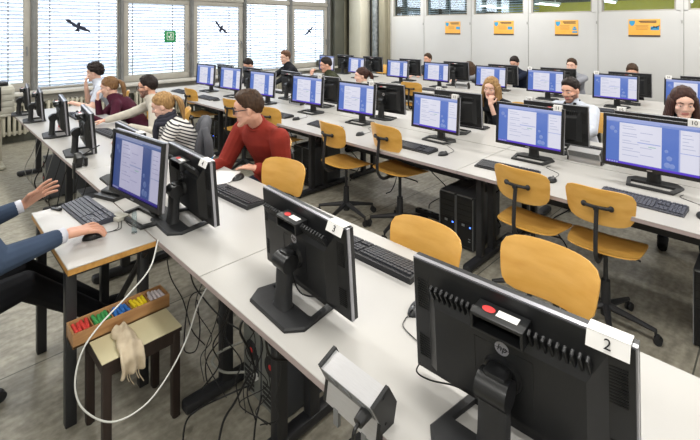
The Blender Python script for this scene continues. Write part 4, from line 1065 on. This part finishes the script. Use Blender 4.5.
# hands listed as (his left = -X side, his right = +X side) in body space: when facing -v, +X body is towards +u
def pair(a, b): return [a, b]

RT = []
def seated(*a, **k):
    r = person(*a, **k); RT.append((r[0], a[2])); return r
# man in red: body faces -v, turned towards the windows
seated('man in a red sweater and dark glasses writing notes at the nearest row', (2.80, 1.74, 1.21), F_(-8),
       pair(dict(p=(2.68, 1.73, .80), d=(.9, -.2, -.05), cuff=.9, curl=.15, spread=1.0, hint=(-.05, -.6, -.8)), dict(p=(2.98, 1.50, .80), d=(.2, -.9, -.1), curl=.8, cuff=.93)),
       neckw=(2.87, 1.86, 1.055), pelw=(2.92, 2.06), top='c_red', skin_='skin', hair='h_brown', glasses=True, head_yaw=-45, pitch=10, voxel=.0055, watch=(0,), hairx=1.5, size=1.06, bulk=1.2, hipback=.20, wide=1.14)
# four students towards the windows
seated('boy with curly dark hair in a white T-shirt resting his chin on his hand', (6.95, 1.82, 1.17), F_(20),
       pair(dict(p=(6.78, 1.50, .80)), dict(p=(6.98, 1.72, 1.01), d=(-.02, .02, 1), n=(0, 1, 0), curl=1.2)), top='c_white', skin_='skin_p', hair='h_dark', style='curly', sleeve='short', pitch=8, head_yaw=-15, hipback=.26)
seated('girl with blonde ponytail in a maroon sweater holding her face', (5.80, 1.68, 1.09), F_(20),
       pair(dict(p=(5.55, 1.42, .80)), dict(p=(5.86, 1.57, .94), d=(-.02, .03, 1), n=(0, 1, 0), curl=1.0)), top='c_maroon', skin_='skin_p', hair='h_lbrown', style='tail', fem=True, pitch=12, head_yaw=-15, hipback=.30)
seated('bearded man with glasses in a beige sweater reaching for his keyboard', (5.02, 1.84, 1.15), F_(24),
       pair(dict(p=(4.72, 1.55, .80)), dict(p=(5.20, 1.45, .80), d=(.5, -.8, -.1))), top='c_beige', skin_='skin', hair='h_dark', glasses=True, beard=True, pitch=6, head_yaw=-15, hipback=.26)
seated('girl with light blonde hair, grey scarf and striped shirt leaning over the desk', (4.10, 1.64, 1.08), F_(22),
       pair(dict(p=(4.05, 1.36, .80), d=(.5, -.5, 0)), dict(p=(4.28, 1.40, .80), d=(.1, -.8, 0))), top='c_stripe', skin_='skin_p', hair='h_blonde', style='tail', fem=True, pitch=18, head_yaw=-12, scarf='c_scarf', hipback=.24, bulk=1.1)
# far side of the second row
person('person bent low at the window end of the second row, only dark hair showing', (7.42, 4.62, 1.08), F_(10), KB(7.3, 4.3), top='c_dgrey', hair='h_dark', pitch=30)
person('reddish-haired man in a dark jacket at the second row by the windows', (6.55, 4.86, 1.26), F_(15), pair(dict(p=(6.35, 4.4, .80)), dict(p=(6.75, 4.40, .80))), top='c_jacket', skin_='skin_p', hair='h_red', pitch=8, hairx=1.8, head_yaw=10, hipback=.2)
person('man with short black hair in an olive sweater leaning on his hand', (5.42, 4.85, 1.19), F_(30), pair(dict(p=(5.1, 4.4, .80)), dict(p=(5.60, 4.70, 1.01), d=(-.05, .1, 1), n=(0, 1, 0), curl=1.0)), top='c_olive', skin_='skin', hair='h_dark', pitch=14, hipback=.24)
person('woman with a brown ponytail seen in profile in the second row', (4.48, 4.72, 1.09), F_(38), KB(4.75, 4.3), top='c_beige', skin_='skin_p', hair='h_auburn', style='tail', fem=True, pitch=5, hipback=.22)
person('woman with long blonde hair resting her chin on her fist', (2.46, 4.80, 1.10), F_(-2),
       pair(dict(p=(2.40, 4.68, .925), d=(0.03, .02, 1), n=(0, 1, 0), curl=1.3, cuff=.45), dict(p=(2.72, 4.35, .80))), top='c_jacket', skin_='skin_p', hair='h_blonde', style='long', fem=True, pitch=10, voxel=.006, head_yaw=6, roll=-5, hipback=.24, size=1.02)
person('bearded man in a white jacket with dark sleeves', (1.60, 4.86, 1.15), F_(8), pair(dict(p=(1.36, 4.40, .80)), dict(p=(1.80, 4.38, .80))), top='c_white', skin_='skin', hair='h_dark', beard=True, pitch=12, jacket='c_black', voxel=.006, head_yaw=-8, roll=4, hipback=.2, bulk=1.15, size=1.03)
person('woman with long dark wavy hair looking down at the right edge', (.60, 4.46, 1.19), F_(-8), pair(dict(p=(.45, 4.2, .80)), dict(p=(.8, 4.2, .80))), top='c_black', skin_='skin_p', hair='h_auburn', style='long', fem=True, pitch=12, voxel=.006, head_yaw=10, hipback=.3, size=1.05)
# rearmost row
person('boy with short brown hair in a dark top below the leftmost white panel', (5.55, 7.95, 1.12), F_(5), KB(5.5, 7.45), top='c_dgrey', skin_='skin', hair='h_brown', pitch=5, hipback=.2)
person('woman with long brown hair in a grey top turned to the side', (4.52, 7.90, 1.0), F_(45), KB(4.7, 7.45), top='c_grey', skin_='skin_p', hair='h_brown', style='long', fem=True, pitch=18)
person('man with black hair in a navy sweater looking down', (3.58, 7.9, 1.15), F_(0), KB(3.6, 7.4), top='c_navy', skin_='skin', hair='h_dark', pitch=24, hipback=.24)
person('boy with a brown quiff in a pale shirt in the rearmost row', (2.60, 7.95, 1.155), F_(0), KB(2.6, 7.45), top='c_lgrey', skin_='skin_p', hair='h_brown', pitch=2, hipback=.2, hairx=1.6)
person('man with cropped brown hair in a black T-shirt with his arm on the desk', (1.70, 7.9, 1.12), F_(-10), pair(dict(p=(1.45, 7.40, .80), d=(.8, 0, 0), hint=(-1, .3, 0)), dict(p=(1.75, 7.40, .80))), top='c_black', skin_='skin', hair='h_brown', pitch=26, sleeve='short', hipback=.24)

# chairs under the seated people of the near row
for (r_, f_), l in zip(RT, ('yellow chair on which the man in red sits', 'yellow chair of the curly-haired boy', 'yellow chair of the girl in maroon', 'yellow chair of the man in beige', 'yellow chair with a grey coat of the girl in stripes')):
    p = r_.location.copy(); p.y -= (.16 if 'coat' in l else .10); p.x -= (.08 if 'red' in l else .04); f_ = F_(25) if 'red' in l else f_; chair(-p.x, p.y + .03, f_, l, 'yellow chairs with people sitting on them')
    if 'coat' in l:
        M['coat'] = cloth('cloth_coat_grey', '5c5d62', .5); mb = MB(M['coat'])
        mb.raw(*slabmesh(.235, .25, 2.8, .085, lambda a, b: (a, -.215 + .05 * (a / .2) ** 2 - .10 * b - .010 * math.sin(a * 38 + b * 6), .70 + b + .006 * math.sin(a * 30))))
        mb.tube(catmull([(-.20, -.20, .88), (-.245, -.23, .78), (-.25, -.24, .62), (-.235, -.22, .50)], 5), [.035] * 5 + [.04] * 5 + [.038] * 5 + [.034], 10)
        o = mb.build('coat', ang=None); o.location = (p.x, p.y + .03, 0); o.rotation_euler = (0, 0, f_); tag(o, 'grey coat hung over the chair behind the girl in stripes', 'coat')

# the man in the suit
pr, psh, pm, pmt = person('man in a blue-grey suit jacket with both hands over the small table', (2.62, .16, 1.30), 0,
       pair(dict(p=(2.91, .42, .845), d=(.0, .6, .36), n=(-.75, .3, -.5), curl=.14, spread=1.3, k=1.04, cuff=.83, hint=(-.3, -.2, -1)),
            dict(p=(2.44, .515, .812), d=(-.02, 1, -.02), n=(0, 0, -1), curl=.32, spread=1.1, k=1.10, cuff=.83, hint=(.5, -.2, -1))),
       top='c_suit', skin_='skin_r', hair='h_brown', trousers='c_trouser', pitch=10, voxel=.0038, group='man at the small table', knee=((.10, .36, .50), (.10, .74, .11)), size=1.08, bulk=1.05, ankx=-.30, hipback=.12)
for q, (S, E_, Wr) in zip((0, 1), psh):
    mb = MB(M['c_shirt']); c_ = E_.lerp(Wr, .90); d = (Wr - E_).normalized(); mb.tube([c_ - d * .012, c_ + d * .022, c_ + d * .022], [.034, .0325, .024], 20); mb.build('shirt_cuff', pr, ang=None)
mb = MB(M['c_suit'])
mb.raw(*loft([(0, 0.0, .44, .44, .33), (0, 0, .52, .43, .32), (0, .0, .60, .39, .30), (0, .02, .72, .35, .28)], n=2.3)); mb.build('jacket_skirt', pr, ang=None)
mouse(2.458, .645, R(0), 'dark mouse under the hand of the man in the suit', (2.55, .83))

# his black office chair
root = tag(empty('office_chair', (-2.62, -.02, 0), R(0)), 'black office chair of the man in the suit at the lower left corner', 'chair')
star_base(root, .31, 'black_metal', rot=R(90) - 2 * PI / 5 * 0 + R(12), col_top=.42)
MB(M['c_black']).box((0, .02, .435), (.50, .48, .07), bev=.03).build('seat', root)
MB(M['c_black']).raw(*slabmesh(.22, .27, 4, .05, lambda a, b: (a, -.30 + .05 * (a / .2) ** 2 - .08 * b, .80 + b))).build('backrest', root)
mb = MB(M['black_metal']); mb.tube(catmull([(0, -.05, .40), (0, -.28, .40), (0, -.36, .50), (0, -.35, .75)], 6), .02, 8); mb.build('support_bar', root)
for q in (-1, 1):
    MB(M['black_rough']).tube(catmull([(q * .25, .0, .42), (q * .31, .02, .50), (q * .31, .0, .62)], 5), .015, 8).box((q * .31, .02, .635), (.06, .25, .03), bev=.012).build('armrest', root)

# ------------------------------------------------------------------ things on the desks
# sheet of notes and pen of the man in red
mb = MB(M['paper']); mb.box((0, 0, .0008), (.21, .297, .0012)); mb.box((.12, .05, .0016), (.21, .297, .0010), rot=Euler((0, 0, R(14)))); o = mb.build('notes'); o.location = W(2.90, 1.42, DZ); o.rotation_euler = (0, 0, R(25)); tag(o, 'white sheets of notes in front of the man in red', 'paper')
M['pen'] = mat('pen_blue', h2('4f9bd0'), 0.4)
mb = MB(M['pen'], M['white']); mb.tube([(0, 0, 0), (.05, 0, .05), (.09, 0, .09)], [.001, .0045, .0045], 8); mb.cyl((.088, 0, .088), (.1, 0, .1), .0046, seg=8, mi=1); o = mb.build('pen'); o.location = W(3.06, 1.52, .765); o.rotation_euler = (0, 0, R(30)); tag(o, 'light blue pen held by the man in red', 'pen')
mb = MB(M['red'], M['paper']); mb.tube([(0, 0, 0), (0, 0, .10)], [.032, .04], 20); mb.tube([(0, 0, .098), (0, 0, .112)], [.042, .041], 20, mi=1); o = mb.build('paper_cup'); o.location = W(5.45, 1.12, DZ + .001); tag(o, 'red cup standing between the second and third monitors from the windows', 'cup')

# socket strips: extruded aluminium bar with black end caps clamped to the desk edge
def socket_strip(u, v, L, label, s=1.0, rz=0):
    root = tag(empty('socket_strip', W(u, v, DZ), rz), label, 'power strip', 'aluminium socket strips on the desks')
    pf = [(-.022, -.030), (.042, -.002), (.056, .052), (.022, .112), (-.042, .088), (-.012, .030)]
    def pr_(mb, x0, x1, sc_=1, mi=0):
        n = len(pf); vs = [(x0, y * sc_, z * sc_) for y, z in pf] + [(x1, y * sc_, z * sc_) for y, z in pf]
        mb.raw(vs, [tuple(reversed(range(n))), tuple(range(n, 2 * n))] + [(i, (i + 1) % n, n + (i + 1) % n, n + i) for i in range(n)], mi)
    mb = MB(M['alu'], M['grey_metal'], M['slot']); pr_(mb, -L / 2, L / 2, .96); mb.box((0, -.0275, .060), (L - .02, .004, .050), rot=Euler((R(28), 0, 0)), mi=1)
    for k in range(3): mb.cyl((-L * .28 + k * L * .28, -.027, .061), (-L * .28 + k * L * .28, -.0315, .0585), .019, seg=18, mi=1)
    mb.build('strip_body', root, ang=20)
    for q in (-1, 1):
        mb = MB(M['black']); pr_(mb, q * L / 2 - .006, q * L / 2 + .006, 1.03); mb.cyl((q * (L / 2 + .005), .0, .095), (q * (L / 2 + .008), .0, .095), .004, seg=10); mb.cyl((q * (L / 2 + .005), .01, .02), (q * (L / 2 + .008), .01, .02), .004, seg=10); mb.build('end_cap', root, ang=20)
    for q in (-1, 1): MB(M['grey_metal']).box((q * (L / 2 - .05), -.016, -.05), (.02, .012, .05)).build('clamp', root)
    return root
socket_strip(.845, .862, .215, 'aluminium socket strip with black end caps clamped to the nearest desk edge').scale = (.94, .94, .94)
socket_strip(1.12, 3.72, .24, 'pale socket strip between the monitors with cards 10 and 11')
socket_strip(4.78, 3.72, .24, 'pale socket strip left of the lit monitor with card 14')
socket_strip(4.0, 6.76, .24, 'pale socket strip on the rearmost row near the woman in grey')
# plug in the strip
mb = MB(M['grey_metal'], M['black']); mb.cyl((0, 0, 0), (0, -.035, -.01), .018, .014, seg=16, mi=1); mb.tube(catmull([(0, -.03, -.01), (0, -.05, -.03), (0, -.045, -.10), (.02, -.03, -.3), (.0, .02, -.6)], 6), .005, 8, mi=1)
o = mb.build('power_plug'); o.location = W(.775, .838, .80); tag(o, 'black power plug with cord hanging from the near socket strip', 'plug')
# black clamp bracket with red cable at the row edge
root = tag(empty('clamp_bracket', W(3.78, .90, DZ)), 'black clamp bracket with loose cords at the edge of the nearest row', 'bracket')
MB(M['black']).box((0, -.02, .05), (.07, .05, .10), rot=Euler((0, R(25), 0)), bev=.006).box((-.02, .03, .035), (.10, .02, .06), bev=.004).box((0, -.045, -.02), (.04, .02, .12), bev=.004).build('bracket_body', root)
MB(M['black']).tube([(0, 0, .08), (.05, .06, .13), (.09, .10, .16)], .005, 6).tube(catmull([(0, -.02, .06), (.06, -.05, .02), (.08, -.06, -.1), (.05, -.05, -.3)], 5), .003, 6).build('loose_cord', root)
# phone, white box, clip on the small table
root = tag(empty('desk_phone', W(2.98, .90, DZ), R(20)), 'black desk telephone behind the lit monitor of the small table', 'telephone')
MB(M['black']).prism([(-.09, -.08), (.09, -.08), (.09, .09), (-.09, .09)], 0, .02).box((0, .02, .035), (.17, .13, .03), rot=Euler((R(12), 0, 0)), bev=.01).build('phone_base', root)
mb = MB(M['black_rough']); mb.tube(catmull([(-.10, .075, .06), (-.075, .06, .075), (0, .055, .085), (.075, .06, .075), (.10, .075, .06)], 5), .014, 10); mb.ell((-.085, .06, .062), (.028, .026, .02)); mb.ell((.085, .06, .062), (.028, .026, .02)); mb.build('handset', root)
mb = MB(M['beige'], M['cable']); mb.box((0, 0, .012), (.09, .07, .022), bev=.005); mb.box((0, 0, .024), (.05, .04, .002), bev=.001); mb.tube(catmull([(.045, 0, .01), (.09, -.02, .004), (.16, -.04, .004), (.22, -.02, .004)], 5), .002, 6, mi=1); o = mb.build('switch_box'); o.location = W(2.60, .80, DZ); o.rotation_euler = (0, 0, R(20)); tag(o, 'small white junction box between the slate keyboard and the lit monitor', 'box')
mb = MB(M['black']); mb.box((0, 0, .006), (.075, .018, .010), rot=Euler((0, 0, R(25))), bev=.003); mb.box((.01, .012, .010), (.07, .012, .008), rot=Euler((0, R(-10), R(5))), bev=.003); mb.tube([(-.03, 0, .004), (-.07, -.02, .003)], .0025, 6); o = mb.build('key_bunch'); o.location = W(2.98, .585, DZ); tag(o, 'small black key holder on the corner of the small table', 'keys')
mb = MB(M['glass_c'], M['chrome']); mb.tube([(0, 0, 0), (0, 0, .10), (0, 0, .115)], [.012, .012, .008], 14, mi=0); mb.cyl((0, 0, 0), (0, 0, .006), .014, seg=16, mi=1); o = mb.build('chrome_pin'); o.location = W(2.36, .80, DZ); tag(o, 'slim clear tube standing at the right corner of the small table', 'tube')

# ------------------------------------------------------------------ stool, chalk box, rag
root = tag(empty('stool', W(2.127, .715, 0)), 'small low stool with cream top and dark brown legs in the foreground', 'stool')
M['cream_top'] = mat('cream_laminate', h2('cfc7a4'), 0.45, c2=h2('c7be9a'), scale=3); M['dark_wood'] = mat('dark_brown_wood', h2('2e211c'), 0.5, c2=h2('231813'), scale=4, stretch=(8, 8, 1))
SH_ = .42
mb = MB(M['cream_top'], M['dark_wood']); mb.box((0, 0, SH_ - .003), (.285, .335, .006), bev=.002, seg=1); mb.box((0, 0, SH_ - .014), (.283, .333, .016), mi=1); mb.build('stool_top', root)
for sx in (-1, 1):
    for sy in (-1, 1): MB(M['dark_wood'], M['black']).box((sx * .12, sy * .145, (SH_ - .022 + .006) / 2), (.034, .034, SH_ - .028), bev=.003).cyl((sx * .12, sy * .145, 0), (sx * .12, sy * .145, .008), .014, seg=12, mi=1).build('leg', root)
mb = MB(M['dark_wood'])
for q in (-1, 1): mb.box((0, q * .150, SH_ - .045), (.22, .018, .05)); mb.box((q * .125, 0, SH_ - .045), (.018, .27, .05))
mb.build('apron', root)
M['box_wood'] = mat('varnished_wood', h2('b98e60'), 0.4, c2=h2('9c7048'), scale=5, stretch=(8, 1, 8))
BX, BY = 2.222, .692; BL, BW, BH = .415, .115, .062
root = tag(empty('chalk_box', W(BX, BY, SH_)), 'long wooden chalk box with five compartments lying across the stool', 'box')
mb = MB(M['box_wood']); mb.box((0, 0, .004), (BW, BL, .008))
for q in (-1, 1): mb.box((q * (BW / 2 - .004), 0, BH / 2), (.008, BL, BH), bev=.001); mb.box((0, q * (BL / 2 - .004), BH / 2), (BW - .016, .008, BH), bev=.001)
mb.build('box_body', root)
for k in range(1, 5): MB(M['box_wood']).box((0, -BL / 2 + .004 + k * (BL - .008) / 5, BH / 2 - .004), (BW - .016, .004, BH - .012)).build('divider', root)
cols = [('red', 'd8443c'), ('green', '3f9a52'), ('blue', '2f72c0'), ('yellow', 'e2c81e'), ('white', 'ddd3d6')]
rnd = random.Random(5)
for k, (cn, cx) in enumerate(cols):
    m = mat('chalk_' + cn, h2(cx), 0.85, c2=tuple(x * .9 for x in h2(cx)), scale=60); cl = (BL - .008) / 5; yc = -BL / 2 + .004 + (k + .5) * cl
    ch = None
    for j in range(8):
        if ch is None:
            mb = MB(m); mb.tube([(-.038, 0, 0), (-.036, 0, 0), (.036, 0, 0), (.038, 0, 0)], [.006, .0076, .0076, .006], 12); ch = mb.build('chalk_stick'); o = ch
        else: o = ch.copy(); col.objects.link(o)
        lay = j // 4; o.location = W(BX, BY) + Vector((rnd.uniform(-.008, .008), yc + (j % 4 - 1.5) * .0165, SH_ + .0365 + lay * .0145))
        o.rotation_euler = (0, rnd.uniform(-.05, .05), rnd.uniform(-.12, .12)); tag(o, 'stick of ' + cn + ' chalk lying in the wooden chalk box', 'chalk', cn + ' chalk sticks in the wooden box')
    # a bed of smaller pieces below them
    mb = MB(m); mb.box((0, yc, .018), (BW - .02, cl - .008, .020), bev=.003); b_ = mb.build('chalk_bed', root)
# rag folded over the stool's front edge
M['rag'] = mat('rag_cloth', h2('d4c6ac'), 0.9, c2=h2('b7a78e'), scale=14, bump=.6, detail=8)
mb = MB(M['rag']); vs = []; fs = []; nx, ny = 26, 34
def ragp(a, b):   # a across, b along: from beside the chalk box over the edge, then hanging
    y = .665 + b * -.01 + (a - .5) * (.072 + .028 * b) + .010 * noise.noise(Vector((b * 5, a * 2, 4)))
    if b < .62: uu = 2.15 - b / .62 * .165; Z = SH_ + .006 + .018 * math.sin(PI * a)
    else:
        t = (b - .62) / .38; uu = 1.985 - .022 * math.sin(min(1, t * 2.2) * PI / 2) - .006; Z = SH_ + .004 + .012 * math.sin(PI * a) * (1 - t) - .018 * t - .050 * t * t - .012 * t
    Z += .007 * math.sin(a * 11 + b * 3) * (1 - .5 * b) + .006 * noise.noise(Vector((a * 4, b * 6, 1.3)))
    uu -= max(0, (b - .62)) * .03 * math.sin(a * 14 + 1)
    return uu, y, max(Z, SH_ + .002) if b < .60 else Z
for s in (0, 1):
    for i in range(nx + 1):
        for j in range(ny + 1):
            uu, y, Z = ragp(i / nx, j / ny); e = (1 if 0 < i < nx and 0 < j < ny else .3); t = max(0, (j / ny - .62) / .38); k = min(1, t * 3)
            off = .016 * e if s else 0
            vs.append(W(uu - off * k, y, Z + off * (1 - k)))
NN = (nx + 1) * (ny + 1)
for s in (0, 1):
    for i in range(nx):
        for j in range(ny):
            a = s * NN + i * (ny + 1) + j; fs.append((a, a + 1, a + ny + 2, a + ny + 1))
for i in range(nx):
    for jj in (0, ny): a = i * (ny + 1) + jj; fs.append((a, a + ny + 1, NN + a + ny + 1, NN + a))
for j in range(ny):
    for ii in (0, nx): a = ii * (ny + 1) + j; fs.append((a, a + 1, NN + a + 1, NN + a))
mb.raw(vs, fs)
for k in range(4):
    y = .63 + k * .018; mb.tube(catmull([(-1.955, y, SH_ - .05), (-1.95, y + .005 * (-1) ** k, SH_ - .085), (-1.952 + .004 * k, y + .012, SH_ - .105 - .02 * (k % 2))], 4), .002, 5)
o = mb.build('rag', ang=None); tag(o, 'crumpled beige cleaning rag hanging over the edge of the small stool', 'rag')

# ------------------------------------------------------------------ cables
def px(x, y, s):   # a point of the place given by picture direction and its depth sum s=u+v
    v = s * (x + 87) / 874; u = s - v; return W(u, v, 1.8 - (y - 28) * s / 618)
wh = [px(158, 240, 2.95), px(150, 268, 2.75), px(128, 295, 2.55), px(100, 325, 2.35), px(82, 352, 2.25), px(75, 385, 2.2), px(84, 410, 2.2), px(112, 422, 2.25), px(145, 405, 2.35), px(170, 372, 2.5), px(187, 338, 2.6), px(198, 305, 2.75), px(208, 285, 2.85)]
cable(wh, .0032, M['cable_w'], 'white cable hanging in a wide loop in front of the stool', seg=8)
g = 'black cables tangled under the nearest row'
def cb(pts, r, lab, m='cable'): cable([px(*p) for p in pts], r, M[m], lab, g)
cb([(272, 300, 2.42), (250, 312, 2.4), (240, 330, 2.5), (250, 352, 2.6), (255, 375, 2.7), (249, 390, 2.75)], .005, 'black cable dropping from the stand of the card 3 monitor to the tower rears')
cb([(285, 305, 2.35), (268, 312, 2.3), (266, 340, 2.35), (272, 358, 2.4), (292, 360, 2.5)], .005, 'black cable hanging in a loop in front of the desk post')
cb([(190, 250, 3.0), (192, 280, 3.05), (205, 300, 3.05), (222, 318, 3.0), (240, 330, 2.9)], .004, 'black cable hanging below the desk edge left of the desk post')
cb([(165, 240, 3.1), (170, 275, 3.1), (183, 300, 3.1), (192, 330, 3.2), (205, 345, 3.3)], .003, 'thin black cable running down between the stool and the desk')
cb([(250, 385, 2.85), (225, 396, 2.8), (200, 408, 2.8), (187, 420, 2.75), (183, 440, 2.65), (184, 462, 2.55)], .004, 'black cable lying on the floor curling to the bottom edge')
cb([(250, 372, 2.8), (236, 400, 2.78), (224, 420, 2.7), (218, 445, 2.6)], .005, 'thick black cable running from the tower to the floor')
cb([(246, 340, 2.85), (220, 352, 3.0), (212, 362, 3.0), (224, 372, 2.95), (245, 372, 2.85)], .006, 'grey-green cable looping to the tower rear', 'cable_g')
cb([(206, 290, 3.1), (190, 298, 3.1), (184, 340, 3.1), (186, 352, 3.15), (196, 350, 3.2), (200, 330, 3.2), (197, 300, 3.1)], .003, 'thin black cable loop beside the white cable')
cb([(262, 395, 2.75), (256, 420, 2.65), (253, 450, 2.5)], .004, 'black cable from the tower down to the bottom edge')
cb([(228, 335, 3.05), (216, 345, 3.1), (206, 362, 3.15), (208, 385, 3.1), (217, 398, 3.05), (219, 418, 2.95)], .0035, 'black cable curling on the floor by the foot of the desk')
cb([(275, 300, 2.45), (255, 300, 2.5), (243, 296, 2.6), (232, 305, 2.7), (225, 330, 2.8), (222, 350, 2.85)], .004, 'black cable strung under the desk edge beside the seam')
cb([(420, 362, 1.72), (417, 372, 1.76), (430, 380, 1.77), (452, 385, 1.76), (470, 392, 1.76)], .0022, 'thin black cable lying on the desk left of the card 2 monitor')
cb([(288, 260, 2.38), (300, 292, 2.32), (325, 296, 2.28), (338, 290, 2.3)], .003, 'black cable between the column and panel of the card 3 monitor')
rnd = random.Random(21)
for k in range(9):
    x0 = 205 + k * 9; s0 = 3.05 - .075 * k; j = lambda q: rnd.uniform(-q, q)
    y0 = 250 + k * 7.8 + 12
    cb([(x0, y0 + 14, s0), (x0 + j(14), y0 + 45, s0), (x0 + j(18), y0 + 75, s0 - .02), (x0 + j(14) - 8, y0 + 95, s0 - .05), (x0 + j(20), min(y0 + 120, 425), s0 - .1)], rnd.choice((.0022, .003, .0035)), 'thin black cable hanging in the tangle before the grey tower rears')
# cable clutter and dark boxes under the window end of the nearest row
g = 'cables hanging under the window end of the nearest row'
rnd = random.Random(11)
for k in range(9):
    u = 3.55 + k * .28; a = rnd.uniform(-.1, .1)
    cable([W(u, .98, .70), W(u + a, .92, .5), W(u - a, .86, .25), W(u + .1 + a, .95, .06), W(u + .3, 1.05, .02), W(u + .25 + a, 1.2, .02)], rnd.choice((.004, .006, .003)), M[rnd.choice(('cable', 'cable', 'cable_g'))], 'loose cable hanging from the desk under the window end of the nearest row', g)
g = 'cables under the second row'
for k in range(10):
    u = 1.2 + k * .55; a = rnd.uniform(-.1, .1)
    cable([W(u, 3.5, .68), W(u + a, 3.42, .5), W(u - a, 3.5, .3), W(u + .1 + a, 3.6, .08), W(u + .2, 3.6, .02)], .005, M['cable'], 'loose black cable hanging under the second row of desks', g)
for i, (u, v, l) in enumerate(((4.0, .98, 'black multi-socket block lying on the floor under the nearest row'), (2.4, 3.5, 'black multi-socket block on the floor beneath card 12'))):
    mb = MB(M['black'], M['slot']); mb.box((0, 0, .02), (.34, .06, .04), bev=.006)
    for k in range(5): mb.cyl((-.13 + k * .065, 0, .04), (-.13 + k * .065, 0, .041), .018, seg=14, mi=1)
    o = mb.build('power_block'); o.location = W(u, v, 0); tag(o, l, 'power strip', 'socket blocks on the floor')
